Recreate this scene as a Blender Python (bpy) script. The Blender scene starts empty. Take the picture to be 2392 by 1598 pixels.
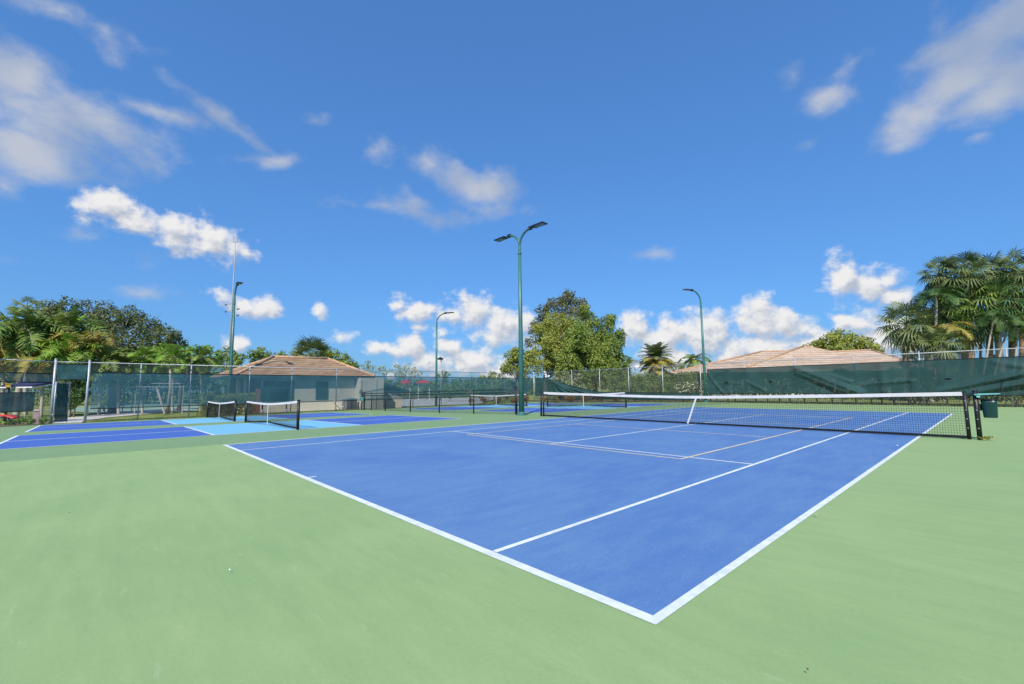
import bpy, math, random
from mathutils import Vector, Matrix
R = math.radians
scene = bpy.context.scene
col = scene.collection

# ------------------------------------------------------------------ camera
CX, CY, CZ = 1.3212, -2.2338, 1.2507
YAW, PITCH, ROLL, FPX = -0.822864, 0.101606, -0.010537, 1045.1     # focal length in pixels of the 2392 px wide photograph
_f = Vector((math.sin(YAW)*math.cos(PITCH), math.cos(YAW)*math.cos(PITCH), math.sin(PITCH)))
_r0 = Vector((math.cos(YAW), -math.sin(YAW), 0)); _u0 = _r0.cross(_f)
_r = _r0*math.cos(ROLL) + _u0*math.sin(ROLL); _u = -_r0*math.sin(ROLL) + _u0*math.cos(ROLL)
CAM = Vector((CX, CY, CZ)); FH = Vector((_f.x, _f.y, 0)).normalized()
cd = bpy.data.cameras.new('camera'); cam = bpy.data.objects.new('camera', cd); col.objects.link(cam)
cd.sensor_width = 36; cd.sensor_fit = 'HORIZONTAL'; cd.lens = FPX/2392*36; cd.clip_start = 0.05; cd.clip_end = 3000
cam.matrix_world = Matrix(((_r.x, _u.x, -_f.x, CX), (_r.y, _u.y, -_f.y, CY), (_r.z, _u.z, -_f.z, CZ), (0, 0, 0, 1)))
scene.camera = cam

# ------------------------------------------------------------------ measuring helpers (photo column / row / distance -> metres)
SLOPE, HINGE, FAR = .015, -13.8, -45.0          # the courts drain towards the clubhouse
def zg(x): return SLOPE*min(0, max(x, FAR)-HINGE)
def ray(u, v): return _f + _r*((u-1196)/FPX) - _u*((v-799)/FPX)
def pt(u, v, D):
    d = ray(u, v); return CAM + d*(D/d.dot(FH))
def base(u, D, v=925):
    p = pt(u, v, D); return Vector((p.x, p.y, zg(p.x)))
def m(pxs, D): return pxs*D/FPX
def column_on_line(u, a, b):                    # where the photo column u meets the ground line a-b
    d = ray(u, 930); A = Vector((a[0], a[1])); Bv = Vector((b[0]-a[0], b[1]-a[1])); o = Vector((CX, CY)); dd = Vector((d.x, d.y))
    den = Bv.x*(-dd.y)+dd.x*Bv.y; w = o-A
    t = (w.x*(-dd.y)+dd.x*w.y)/den
    return A + Bv*t

# ------------------------------------------------------------------ sun, sky, exposure
SUN_EL = R(44); SUN_AZ = math.atan2(.58, -.81)   # the sun stands behind the camera, to its left
sd = bpy.data.lights.new('sun', 'SUN'); sun = bpy.data.objects.new('sun', sd); col.objects.link(sun)
sd.energy = 4.0; sd.angle = R(1.0); sd.color = (1, .95, .86)
sv = Vector((math.sin(SUN_AZ)*math.cos(SUN_EL), math.cos(SUN_AZ)*math.cos(SUN_EL), math.sin(SUN_EL)))
sun.rotation_euler = (-sv).to_track_quat('-Z', 'Y').to_euler()
scene.view_settings.view_transform = 'Standard'; scene.view_settings.look = 'None'
scene.view_settings.exposure = 0.5; scene.view_settings.gamma = 1; scene.view_settings.use_curve_mapping = False

def N(nt, t, **kw):
    n = nt.nodes.new(t)
    for k, v in kw.items():
        if k == 'inp':
            for i, val in v.items(): n.inputs[i].default_value = val
        else: setattr(n, k, v)
    return n
def math_n(nt, op, a=None, b=None, clamp=False):
    n = nt.nodes.new('ShaderNodeMath'); n.operation = op; n.use_clamp = clamp
    for i, x in enumerate((a, b)):
        if x is None: continue
        if isinstance(x, (int, float)): n.inputs[i].default_value = x
        else: nt.links.new(x, n.inputs[i])
    return n.outputs[0]
def azel(u, v):
    d = ray(u, v).normalized(); return math.atan2(d.x, d.y), math.asin(d.z)
S_ = 1/.9812
def cloud_group(name, blobs, fine, amp, warp, stretch):
    """cloud density over (azimuth, elevation): soft masses broken up by fractal noise"""
    g = bpy.data.node_groups.new(name, 'ShaderNodeTree')
    g.interface.new_socket('Vector', in_out='INPUT', socket_type='NodeSocketVector')
    g.interface.new_socket('Density', in_out='OUTPUT', socket_type='NodeSocketFloat')
    gi = g.nodes.new('NodeGroupInput'); go = g.nodes.new('NodeGroupOutput'); L = g.links.new
    sm = N(g, 'ShaderNodeMapping'); sm.inputs['Rotation'].default_value = (0, 0, R(stretch[0])); sm.inputs['Scale'].default_value = (stretch[1], stretch[2], 1); L(gi.outputs[0], sm.inputs[0])
    wn = N(g, 'ShaderNodeTexNoise', noise_dimensions='2D', inp={'Scale': fine*.4, 'Detail': 2.0})
    L(sm.outputs[0], wn.inputs['Vector'])
    ad = N(g, 'ShaderNodeVectorMath', operation='MULTIPLY_ADD'); ad.inputs[1].default_value = (warp, warp, 0)
    L(wn.outputs['Color'], ad.inputs[0]); L(gi.outputs[0], ad.inputs[2])
    best = None
    for (a0, e0, ra, re, rot, st) in blobs:
        mp = N(g, 'ShaderNodeMapping', vector_type='TEXTURE')
        mp.inputs['Location'].default_value = (a0+warp/2, e0+warp/2, 0); mp.inputs['Rotation'].default_value = (0, 0, rot)
        mp.inputs['Scale'].default_value = (ra, re, 1)
        if best is None: L(ad.outputs[0], mp.inputs[0])
        else:                                    # evaluated one after the other, to stay within the shader's memory
            sq = N(g, 'ShaderNodeVectorMath', operation='MULTIPLY_ADD'); sq.inputs[1].default_value = (1e-7, 1e-7, 0); L(best, sq.inputs[0]); L(ad.outputs[0], sq.inputs[2]); L(sq.outputs[0], mp.inputs[0])
        ln_ = N(g, 'ShaderNodeVectorMath', operation='LENGTH'); L(mp.outputs[0], ln_.inputs[0])
        d = math_n(g, 'MULTIPLY', math_n(g, 'SUBTRACT', 1.0, ln_.outputs['Value']), st)
        if best is None: best = d
        else:
            best = math_n(g, 'SMOOTH_MAX', best, d); best.node.inputs[2].default_value = .18
    n1 = N(g, 'ShaderNodeTexNoise', noise_dimensions='2D', inp={'Scale': fine, 'Detail': 6.0, 'Roughness': .6})
    L(sm.outputs[0], n1.inputs['Vector'])
    nz = math_n(g, 'MULTIPLY', math_n(g, 'SUBTRACT', n1.outputs[0], .5), amp)
    L(math_n(g, 'ADD', best, nz), go.inputs[0])
    return g

CUMULUS = [  # x, y, half width, half height (on the 2347 px view), turn, weight
 (245, 475, 75, 58, 0, 1), (320, 510, 95, 52, -12, 1), (410, 525, 90, 58, -18, 1), (490, 555, 90, 48, -20, 1), (560, 580, 50, 20, -20, .8),
 (600, 702, 50, 32, 0, 1), (555, 698, 60, 26, -10, .8), (500, 680, 45, 18, -20, .7), (543, 785, 34, 34, 0, .9), (735, 715, 26, 20, -20, .8),
 (905, 693, 35, 20, 0, .8), (960, 712, 60, 34, 0, 1), (1085, 712, 62, 50, 0, 1.1), (1040, 725, 60, 30, 0, .9), (1160, 745, 75, 50, -10, 1), (1130, 770, 60, 30, -10, .9), (1210, 745, 40, 50, 0, .9), (960, 750, 50, 14, 0, .6),
 (945, 788, 42, 44, 0, 1.2), (872, 797, 42, 22, 0, .9), (905, 805, 60, 18, 0, .8), (1035, 795, 45, 24, 0, 1), (1020, 762, 25, 14, 0, .6), (1080, 828, 90, 42, 0, 1), (985, 835, 90, 34, 0, .9), (780, 775, 45, 20, 0, .5), (1140, 850, 70, 40, 0, .9),
 (1455, 752, 45, 52, 0, 1.1), (1520, 775, 75, 55, 0, 1.2), (1600, 765, 75, 60, 0, 1.2), (1640, 758, 50, 50, 0, 1.2), (1690, 800, 55, 50, 0, 1), (1530, 830, 110, 50, 0, 1.1),
 (1735, 730, 60, 62, 0, 1.1), (1790, 745, 70, 55, 0, 1), (1850, 755, 55, 36, -10, 1), (1760, 800, 120, 50, 0, 1.1), (1880, 800, 120, 50, 0, 1), (1980, 745, 95, 44, 0, .9), (2040, 790, 110, 60, 0, 1), (1925, 735, 30, 18, 0, 1),
 (1930, 635, 55, 55, 0, 1.1), (1990, 650, 65, 44, -15, 1.1), (2055, 682, 50, 34, -20, 1), (2030, 640, 40, 30, 0, .9), (2150, 760, 90, 50, 0, .9)]
WISPS = [
 (40, 175, 160, 95, -20, 1.1), (130, 275, 220, 105, -22, 1.15), (260, 310, 160, 70, -22, 1), (60, 350, 170, 75, -10, 1.1), (150, 330, 60, 40, -20, .6), (20, 440, 60, 40, 0, .6),
 (140, 30, 120, 36, -20, .65), (250, 75, 50, 40, -40, .4), (315, 90, 50, 30, -40, .3),
 (490, 250, 115, 26, -38, .75), (560, 300, 110, 22, -38, .65), (410, 268, 95, 26, -12, .65), (640, 370, 65, 26, 10, .7), (560, 365, 60, 18, 0, .4),
 (985, 375, 65, 42, -30, .95), (1060, 415, 95, 46, -22, 1), (1150, 440, 75, 60, -10, 1.05), (950, 475, 70, 36, -10, .85), (1000, 490, 60, 30, 0, .6), (870, 465, 65, 28, 0, .55), (1215, 480, 30, 22, 0, .4),
 (2230, 115, 200, 95, 22, 1.25), (2330, 70, 150, 95, 25, 1.25), (2180, 185, 180, 90, 30, 1.25), (2330, 180, 160, 85, 20, 1.2), (2100, 255, 110, 75, 35, 1.1), (2240, 230, 140, 65, 25, 1), (2130, 60, 40, 40, 0, .4),
 (1885, 225, 70, 30, 12, .55), (1930, 150, 60, 30, 35, .35), (1850, 320, 36, 20, 25, .5), (2235, 322, 34, 16, 10, .5), (1800, 190, 25, 25, 0, .35), (1500, 590, 80, 14, 5, .3),
 (330, 665, 110, 18, -4, .5), (60, 610, 70, 16, 0, .25), (110, 480, 60, 30, -20, .35), (170, 520, 60, 26, 0, .4), (420, 580, 60, 20, 0, .45), (715, 275, 25, 18, 0, .35), (875, 350, 30, 22, 0, .35), (830, 470, 50, 20, 0, .3)]
world = bpy.data.worlds.new('World'); scene.world = world; world.use_nodes = True
w = world.node_tree; w.nodes.clear(); L = w.links.new
out = N(w, 'ShaderNodeOutputWorld'); bg = N(w, 'ShaderNodeBackground'); L(bg.outputs[0], out.inputs[0])
bg.inputs['Strength'].default_value = .1
sky = N(w, 'ShaderNodeTexSky', sky_type='NISHITA', sun_disc=False, sun_elevation=SUN_EL, sun_rotation=SUN_AZ, air_density=1.3, dust_density=.6, ozone_density=2.2)
tint = N(w, 'ShaderNodeMix', data_type='RGBA', blend_type='MULTIPLY'); tint.inputs[0].default_value = 1
tint.inputs[7].default_value = (.54, 1.19, 2.24, 1)
gam = N(w, 'ShaderNodeGamma'); gam.inputs[1].default_value = .55; L(sky.outputs[0], gam.inputs[0]); L(gam.outputs[0], tint.inputs[6])
tc = N(w, 'ShaderNodeTexCoord'); sx = N(w, 'ShaderNodeSeparateXYZ'); L(tc.outputs['Generated'], sx.inputs[0])
az = math_n(w, 'ARCTAN2', sx.outputs[0], sx.outputs[1]); el = math_n(w, 'ARCSINE', sx.outputs[2])
vec = N(w, 'ShaderNodeCombineXYZ'); L(az, vec.inputs[0]); L(el, vec.inputs[1])
def inst(g, off=None):
    n = w.nodes.new('ShaderNodeGroup'); n.node_tree = g
    if off:
        a = N(w, 'ShaderNodeVectorMath', operation='ADD'); a.inputs[1].default_value = off; L(vec.outputs[0], a.inputs[0]); L(a.outputs[0], n.inputs[0])
    else: L(vec.outputs[0], n.inputs[0])
    return n.outputs[0]
def smooth(x, lo, hi):
    n = N(w, 'ShaderNodeMapRange', interpolation_type='SMOOTHSTEP'); n.inputs[1].default_value = lo; n.inputs[2].default_value = hi; L(x, n.inputs[0]); return n.outputs[0]
def cmix(fac, a, b):
    n = N(w, 'ShaderNodeMix', data_type='RGBA')
    for i, x in ((0, fac), (6, a), (7, b)):
        if isinstance(x, tuple): n.inputs[i].default_value = x
        else: L(x, n.inputs[i])
    return n.outputs[2]
CUM_D, CUM_L, WSP_D, WSP_L = (3.5, 3.8, 4.4, 1), (6.3, 6.2, 6.1, 1), (2.5, 3.05, 4.1, 1), (4.1, 4.25, 4.6, 1)
def spans(blobs):
    res = []
    for (x, y, rx, ry, rot, st) in blobs:
        u, v = x*S_, y*S_; a0, e0 = azel(u, v); a1, e1 = azel(u+rx*S_, v); a2, e2 = azel(u, v-ry*S_)
        t1 = math.atan2(e1-e0, a1-a0); res.append((a0, e0, math.hypot(a1-a0, e1-e0), math.hypot(a2-a0, e2-e0), R(rot)+t1, st))
    return res
CUM, WSP = spans(CUMULUS), spans(WISPS)
L(tint.outputs[2], bg.inputs['Color'])
shader = bg.outputs[0]                           # the sky is cut into cells, so that each ray only works out the clouds near it
AE = [R(x) for x in range(-112, 20, 8)]; EE = [R(x) for x in (-2, 7, 14, 24, 36, 62)]
for i in range(len(AE)-1):
    column = bg.outputs[0]
    for j in range(len(EE)-1):
        ac_, ah = (AE[i]+AE[i+1])/2, (AE[i+1]-AE[i])/2; ec, eh = (EE[j]+EE[j+1])/2, (EE[j+1]-EE[j])/2
        near = lambda B: [b for b in B if abs(b[0]-ac_) < ah+1.5*max(b[2], b[3]) and abs(b[1]-ec) < eh+1.5*max(b[2], b[3])]
        nc_, nw_ = near(CUM), near(WSP)
        if not nc_ and not nw_: continue
        colr = tint.outputs[2]
        if nw_:
            g = cloud_group('thin_clouds', nw_, 11.0, 2.0, .06, (24, .8, 1.25)); w0 = inst(g)
            wa = math_n(w, 'MULTIPLY', smooth(w0, -.16, 1.05), .84); wn_ = N(w, 'ShaderNodeTexNoise', noise_dimensions='2D', inp={'Scale': 7.0, 'Detail': 2.0}); L(vec.outputs[0], wn_.inputs['Vector'])
            colr = cmix(wa, colr, cmix(smooth(wn_.outputs[0], .3, .65), WSP_D, WSP_L))
        if nc_:
            g = cloud_group('cumulus_clouds', nc_, 24.0, 1.75, .03, (0, 1, 1.25)); c0 = inst(g); c1 = inst(g, (-.008, .015, 0))
            crel = smooth(math_n(w, 'SUBTRACT', c0, c1), -.55, .5)
            colr = cmix(math_n(w, 'MULTIPLY', smooth(c0, -.06, .7), .96), colr, cmix(crel, CUM_D, CUM_L))
        b2 = N(w, 'ShaderNodeBackground'); b2.inputs['Strength'].default_value = .1; L(colr, b2.inputs['Color'])
        ce_ = N(w, 'ShaderNodeMath', operation='COMPARE'); L(el, ce_.inputs[0]); ce_.inputs[1].default_value = ec; ce_.inputs[2].default_value = eh
        mx_ = w.nodes.new('ShaderNodeMixShader'); L(ce_.outputs[0], mx_.inputs[0]); L(column, mx_.inputs[1]); L(b2.outputs[0], mx_.inputs[2]); column = mx_.outputs[0]
    ca_ = N(w, 'ShaderNodeMath', operation='COMPARE'); L(az, ca_.inputs[0]); ca_.inputs[1].default_value = ac_; ca_.inputs[2].default_value = ah
    mx_ = w.nodes.new('ShaderNodeMixShader'); L(ca_.outputs[0], mx_.inputs[0]); L(shader, mx_.inputs[1]); L(column, mx_.inputs[2]); shader = mx_.outputs[0]
L(shader, out.inputs[0])
world.cycles.sampling_method = 'MANUAL'; world.cycles.sample_map_resolution = 512
scene.cycles.max_bounces = 8; scene.cycles.transparent_max_bounces = 24

# ------------------------------------------------------------------ materials
MATS = {}
def mat(name, c, rough=.7, var=.12, scale=3.0, spec=.3, bump=0.0, bscale=40.0, metal=0.0, c2=None, alpha=None, detail=6.0, transl=0.0, stretch=None):
    """procedural material: base colour wandering between two real tints with fractal noise, optional bump, weave see-through, leaf translucency"""
    if name in MATS: return MATS[name]
    mt = bpy.data.materials.new(name); mt.use_nodes = True; nt = mt.node_tree; nt.nodes.clear(); K = nt.links.new
    o = N(nt, 'ShaderNodeOutputMaterial'); p = N(nt, 'ShaderNodeBsdfPrincipled', inp={'Roughness': rough, 'Metallic': metal})
    p.inputs['Specular IOR Level'].default_value = spec
    t = N(nt, 'ShaderNodeTexCoord'); src = t.outputs['Object']
    if stretch:
        mp = N(nt, 'ShaderNodeMapping'); mp.inputs['Scale'].default_value = stretch; K(src, mp.inputs[0]); src = mp.outputs[0]
    n = N(nt, 'ShaderNodeTexNoise', inp={'Scale': scale, 'Detail': detail, 'Roughness': .6}); K(src, n.inputs['Vector'])
    ramp = N(nt, 'ShaderNodeMapRange', interpolation_type='SMOOTHSTEP'); ramp.inputs[1].default_value = .3; ramp.inputs[2].default_value = .7; K(n.outputs[0], ramp.inputs[0])
    a = tuple(max(0, x*(1-var)) for x in c); b = c2 or tuple(min(1, x*(1+var)) for x in c)
    mx = N(nt, 'ShaderNodeMix', data_type='RGBA'); mx.inputs[6].default_value = (*a, 1); mx.inputs[7].default_value = (*b, 1)
    K(ramp.outputs[0], mx.inputs[0]); K(mx.outputs[2], p.inputs['Base Color'])
    if bump:
        bn = N(nt, 'ShaderNodeTexNoise', inp={'Scale': bscale, 'Detail': 4.0}); K(t.outputs['Object'], bn.inputs['Vector'])
        bu = N(nt, 'ShaderNodeBump', inp={'Strength': bump, 'Distance': .02}); K(bn.outputs[0], bu.inputs['Height']); K(bu.outputs[0], p.inputs['Normal'])
    sh = p.outputs[0]
    if transl:
        tr = N(nt, 'ShaderNodeBsdfTranslucent'); K(mx.outputs[2], tr.inputs[0])
        ms = N(nt, 'ShaderNodeMixShader'); ms.inputs[0].default_value = transl; K(sh, ms.inputs[1]); K(tr.outputs[0], ms.inputs[2]); sh = ms.outputs[0]
    if alpha is not None:                        # open weave: part of the light goes straight through the holes
        tp = N(nt, 'ShaderNodeBsdfTransparent'); ms = N(nt, 'ShaderNodeMixShader'); ms.inputs[0].default_value = alpha
        K(tp.outputs[0], ms.inputs[1]); K(sh, ms.inputs[2]); sh = ms.outputs[0]
    K(sh, o.inputs[0]); MATS[name] = mt
    return mt

def court_mat(name, c, c2, streak, grain=.5, wear=None):
    """acrylic court paint: broad worn clouds, dragged squeegee streaks and fine sand grain"""
    mt = bpy.data.materials.new(name); mt.use_nodes = True; nt = mt.node_tree; nt.nodes.clear(); K = nt.links.new
    o = N(nt, 'ShaderNodeOutputMaterial'); p = N(nt, 'ShaderNodeBsdfPrincipled', inp={'Roughness': .75}); p.inputs['Specular IOR Level'].default_value = .25
    t = N(nt, 'ShaderNodeTexCoord')
    n1 = N(nt, 'ShaderNodeTexNoise', inp={'Scale': .45, 'Detail': 9.0, 'Roughness': .68, 'Distortion': .4}); K(t.outputs['Object'], n1.inputs['Vector'])
    mp = N(nt, 'ShaderNodeMapping'); mp.inputs['Scale'].default_value = streak; K(t.outputs['Object'], mp.inputs[0])
    n2 = N(nt, 'ShaderNodeTexNoise', inp={'Scale': 2.2, 'Detail': 7.0, 'Roughness': .7}); K(mp.outputs[0], n2.inputs['Vector'])
    n5 = N(nt, 'ShaderNodeTexNoise', inp={'Scale': 38.0, 'Detail': 5.0, 'Roughness': .75}); K(t.outputs['Object'], n5.inputs['Vector'])
    n3 = N(nt, 'ShaderNodeTexNoise', inp={'Scale': 330.0, 'Detail': 2.0}); K(t.outputs['Object'], n3.inputs['Vector'])
    s = math_n(nt, 'ADD', math_n(nt, 'ADD', math_n(nt, 'MULTIPLY', n1.outputs[0], .42), math_n(nt, 'MULTIPLY', n2.outputs[0], .33)), math_n(nt, 'MULTIPLY', n5.outputs[0], .25))
    rg = N(nt, 'ShaderNodeMapRange', interpolation_type='SMOOTHSTEP'); rg.inputs[1].default_value = .34; rg.inputs[2].default_value = .66; K(s, rg.inputs[0])
    mx = N(nt, 'ShaderNodeMix', data_type='RGBA'); mx.inputs[6].default_value = (*c, 1); mx.inputs[7].default_value = (*c2, 1); K(rg.outputs[0], mx.inputs[0])
    colr = mx.outputs[2]
    if wear:                                     # small pale scuffs
        n4 = N(nt, 'ShaderNodeTexNoise', inp={'Scale': 5.0, 'Detail': 8.0, 'Roughness': .75}); K(mp.outputs[0], n4.inputs['Vector'])
        r4 = N(nt, 'ShaderNodeMapRange'); r4.inputs[1].default_value = .60; r4.inputs[2].default_value = .76; r4.inputs[4].default_value = .5; K(n4.outputs[0], r4.inputs[0])
        m4 = N(nt, 'ShaderNodeMix', data_type='RGBA'); m4.inputs[7].default_value = (*wear, 1); K(colr, m4.inputs[6]); K(r4.outputs[0], m4.inputs[0]); colr = m4.outputs[2]
    g = N(nt, 'ShaderNodeMapRange'); g.inputs[1].default_value = .3; g.inputs[2].default_value = .7; g.inputs[3].default_value = 1-grain*.5; g.inputs[4].default_value = 1+grain*.5; K(n3.outputs[0], g.inputs[0])
    mg = N(nt, 'ShaderNodeVectorMath', operation='SCALE'); K(colr, mg.inputs[0]); K(g.outputs[0], mg.inputs['Scale']); K(mg.outputs[0], p.inputs['Base Color'])
    bu = N(nt, 'ShaderNodeBump', inp={'Strength': .25, 'Distance': .003}); K(n3.outputs[0], bu.inputs['Height']); K(bu.outputs[0], p.inputs['Normal'])
    K(p.outputs[0], o.inputs[0]); return mt

def roof_mat(name, c, c2, step):
    """clay tiles: courses climb the slope, so they follow height; every tile has its own firing colour"""
    mt = bpy.data.materials.new(name); mt.use_nodes = True; nt = mt.node_tree; nt.nodes.clear(); K = nt.links.new
    o = N(nt, 'ShaderNodeOutputMaterial'); p = N(nt, 'ShaderNodeBsdfPrincipled', inp={'Roughness': .85}); p.inputs['Specular IOR Level'].default_value = .2
    t = N(nt, 'ShaderNodeTexCoord'); sp = N(nt, 'ShaderNodeSeparateXYZ'); K(t.outputs['Object'], sp.inputs[0])
    zr = math_n(nt, 'DIVIDE', sp.outputs[2], step); fr = math_n(nt, 'FRACT', zr); fl = math_n(nt, 'FLOOR', zr)
    h = math_n(nt, 'ADD', sp.outputs[0], sp.outputs[1])
    cv = N(nt, 'ShaderNodeCombineXYZ'); K(math_n(nt, 'FLOOR', math_n(nt, 'DIVIDE', h, .33)), cv.inputs[0]); K(fl, cv.inputs[1])
    wn = N(nt, 'ShaderNodeTexWhiteNoise', noise_dimensions='2D'); K(cv.outputs[0], wn.inputs['Vector'])
    cv2 = N(nt, 'ShaderNodeCombineXYZ'); K(math_n(nt, 'FLOOR', math_n(nt, 'DIVIDE', h, 1.7)), cv2.inputs[0]); K(fl, cv2.inputs[1])
    wn2 = N(nt, 'ShaderNodeTexWhiteNoise', noise_dimensions='2D'); K(cv2.outputs[0], wn2.inputs['Vector'])
    f = math_n(nt, 'ADD', math_n(nt, 'MULTIPLY', wn.outputs[0], .5), math_n(nt, 'MULTIPLY', wn2.outputs[0], .5))
    mx = N(nt, 'ShaderNodeMix', data_type='RGBA'); mx.inputs[6].default_value = (*c, 1); mx.inputs[7].default_value = (*c2, 1); K(f, mx.inputs[0])
    gap = N(nt, 'ShaderNodeMapRange'); gap.inputs[1].default_value = .0; gap.inputs[2].default_value = .5; gap.inputs[3].default_value = .5; gap.inputs[4].default_value = 1; K(fr, gap.inputs[0])
    mg = N(nt, 'ShaderNodeVectorMath', operation='SCALE'); K(mx.outputs[2], mg.inputs[0]); K(gap.outputs[0], mg.inputs['Scale']); K(mg.outputs[0], p.inputs['Base Color'])
    bu = N(nt, 'ShaderNodeBump', inp={'Strength': .7, 'Distance': .04}); K(fr, bu.inputs['Height']); K(bu.outputs[0], p.inputs['Normal'])
    K(p.outputs[0], o.inputs[0]); return mt

M = {}
M['grass'] = mat('grass', (.105, .17, .035), .9, .3, .9, .1, .6, 60, c2=(.26, .28, .08))
M['green_new'] = court_mat('court_green_fresh', (.212, .322, .133), (.285, .386, .166), (.5, 2.6, 1), wear=(.42, .52, .34))
M['green_old'] = court_mat('court_green_faded', (.165, .265, .125), (.195, .295, .145), (.5, 2.4, 1))
M['blue'] = court_mat('court_blue', (.064, .148, .365), (.116, .220, .39), (2.6, .5, 1), wear=(.20, .34, .52))
M['blue_deep'] = court_mat('pickleball_blue', (.050, .115, .38), (.062, .135, .42), (2.6, .5, 1))
M['blue_pale'] = court_mat('pickleball_light_blue', (.155, .40, .58), (.18, .44, .60), (2.6, .5, 1))
M['line'] = mat('line_white', (.60, .645, .655), .75, .11, 9, bump=.15, bscale=220)
M['line_tan'] = mat('line_tan', (.62, .52, .33), .7, .1, 3)
M['concrete'] = mat('concrete', (.48, .45, .40), .85, .12, 2.0, .2, .2, 50)
M['asphalt'] = mat('pale_paving', (.30, .33, .32), .85, .1, 1.0)
M['court_far'] = mat('far_court_green', (.20, .29, .22), .85, .1, .6)
M['mulch_and_shade'] = mat('mulch_and_shade', (.20, .13, .085), .95, .4, 8, .1, .8, 30, c2=(.34, .24, .15))  # also colours the painted shade left of the gate
M['galv'] = mat('galvanised_steel', (.38, .40, .42), .5, .12, 6, .5, metal=.35)
M['wire'] = mat('galvanised_wire', (.22, .23, .24), .5, .1, 3, .5, metal=.3)
M['black'] = mat('black_coated_steel', (.012, .012, .014), .45, .2, 8, .4)
M['cord'] = mat('black_cord', (.012, .013, .016), .8, .1, 5, .2)
M['band'] = mat('white_net_tape', (.56, .545, .55), .8, .08, 3)
M['pole'] = mat('green_painted_steel', (.042, .145, .130), .4, .15, 1.5, .5, .05, 20)
M['lamp'] = mat('lamp_black', (.012, .014, .02), .4, .2, 6, .4)
M['lens'] = mat('lamp_lens', (.10, .16, .20), .2, .1, 4, .6)
M['cloth'] = mat('windscreen_cloth', (.018, .062, .064), .75, .16, 1.2, .25, .15, 18, alpha=.91, transl=.12)
M['cloth_thin'] = mat('windscreen_cloth_sheer', (.052, .175, .215), .75, .12, 1.0, .25, .12, 14, alpha=.58, transl=.35)
M['cloth_dark'] = mat('windscreen_cloth_heavy', (.022, .085, .09), .7, .3, 3.0, .3, .8, 7, alpha=.94, transl=.15)
M['hem'] = mat('windscreen_hem', (.010, .012, .014), .8, .1, 3)
M['stucco'] = mat('stucco_cream', (.60, .56, .47), .9, .06, 1.2, .15, .2, 40)
M['white'] = mat('white_paint', (.74, .73, .71), .7, .06, 2)
M['trim'] = mat('dark_green_trim', (.020, .055, .052), .6, .15, 3)
M['glass'] = mat('dark_window_glass', (.02, .035, .04), .12, .2, 1, .7)
M['brick'] = mat('red_brick', (.26, .09, .06), .85, .25, 9)
M['roof_club'] = roof_mat('roof_tiles_brown', (.19, .112, .066), (.37, .255, .155), .19)
M['roof_house'] = roof_mat('roof_tiles_tan', (.42, .295, .205), (.55, .42, .31), .25)
M['ridge'] = mat('ridge_tiles', (.43, .27, .16), .8, .2, 4)
M['teal'] = mat('teal_plastic', (.03, .24, .24), .4, .1, 5, .5)
M['bin'] = mat('dark_green_plastic', (.004, .036, .033), .35, .15, 3, .5)
M['tray'] = mat('turquoise_plastic', (.20, .50, .48), .4, .1, 5, .5)
M['metal_grey'] = mat('grey_metal', (.30, .31, .32), .5, .12, 6, .5)
M['grille'] = mat('grille_dark', (.10, .10, .11), .6, .2, 30)
M['red'] = mat('red_plastic', (.52, .03, .035), .4, .1, 3, .5)
M['yellow'] = mat('yellow_plastic', (.65, .42, .03), .5, .1, 4)
M['navy'] = mat('navy_canvas', (.02, .025, .07), .8, .2, 3)
M['pinkwood'] = mat('weathered_pink_post', (.42, .31, .29), .8, .15, 6)
M['bark'] = mat('bark', (.17, .13, .095), .95, .3, 6, .1, .8, 14)
M['bark_pale'] = mat('pale_palm_bark', (.40, .35, .29), .9, .2, 5, .1, .6, 14, stretch=(1, 1, 5))
M['bark_boot'] = mat('brown_palm_boots', (.21, .13, .08), .95, .35, 9, .1, .9, 10, c2=(.36, .25, .15))
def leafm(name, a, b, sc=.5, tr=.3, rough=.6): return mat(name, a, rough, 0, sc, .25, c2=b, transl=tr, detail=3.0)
M['lf_dark'] = leafm('leaf_dark_olive', (.075, .108, .036), (.190, .205, .072))
M['lf_mid'] = leafm('leaf_mid_green', (.112, .188, .030), (.305, .365, .075))
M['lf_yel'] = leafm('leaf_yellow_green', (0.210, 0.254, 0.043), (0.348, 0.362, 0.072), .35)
M['lf_brown'] = leafm('leaf_brownish', (.105, .125, .050), (.22, .195, .075))
M['lf_bright'] = leafm('leaf_bright', (.085, .215, .022), (.27, .40, .05), .7)
M['lf_pale'] = leafm('leaf_pale_grey', (0.232, 0.275, 0.123), (0.377, 0.392, 0.189), .6)
M['lf_hedge'] = leafm('leaf_hedge', (0.051, 0.109, 0.026), (0.181, 0.217, 0.058), 1.4)
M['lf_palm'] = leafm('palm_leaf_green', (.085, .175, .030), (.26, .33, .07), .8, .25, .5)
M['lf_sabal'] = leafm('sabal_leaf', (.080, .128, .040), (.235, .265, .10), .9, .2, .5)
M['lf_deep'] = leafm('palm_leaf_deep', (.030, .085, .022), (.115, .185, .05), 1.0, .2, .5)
M['lf_gold'] = leafm('palm_leaf_gold', (0.246, 0.225, 0.043), (0.478, 0.392, 0.087), .8, .3, .5)
M['lf_straw'] = leafm('dead_palm_leaf', (.34, .28, .19), (.46, .40, .29), 1.2, .15, .8)
M['lf_red'] = leafm('red_leaf', (0.290, 0.087, 0.043), (0.232, 0.246, 0.043), 2.0)
M['plastic'] = mat('white_plastic_film', (.80, .82, .86), .4, .05, 3)

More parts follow.
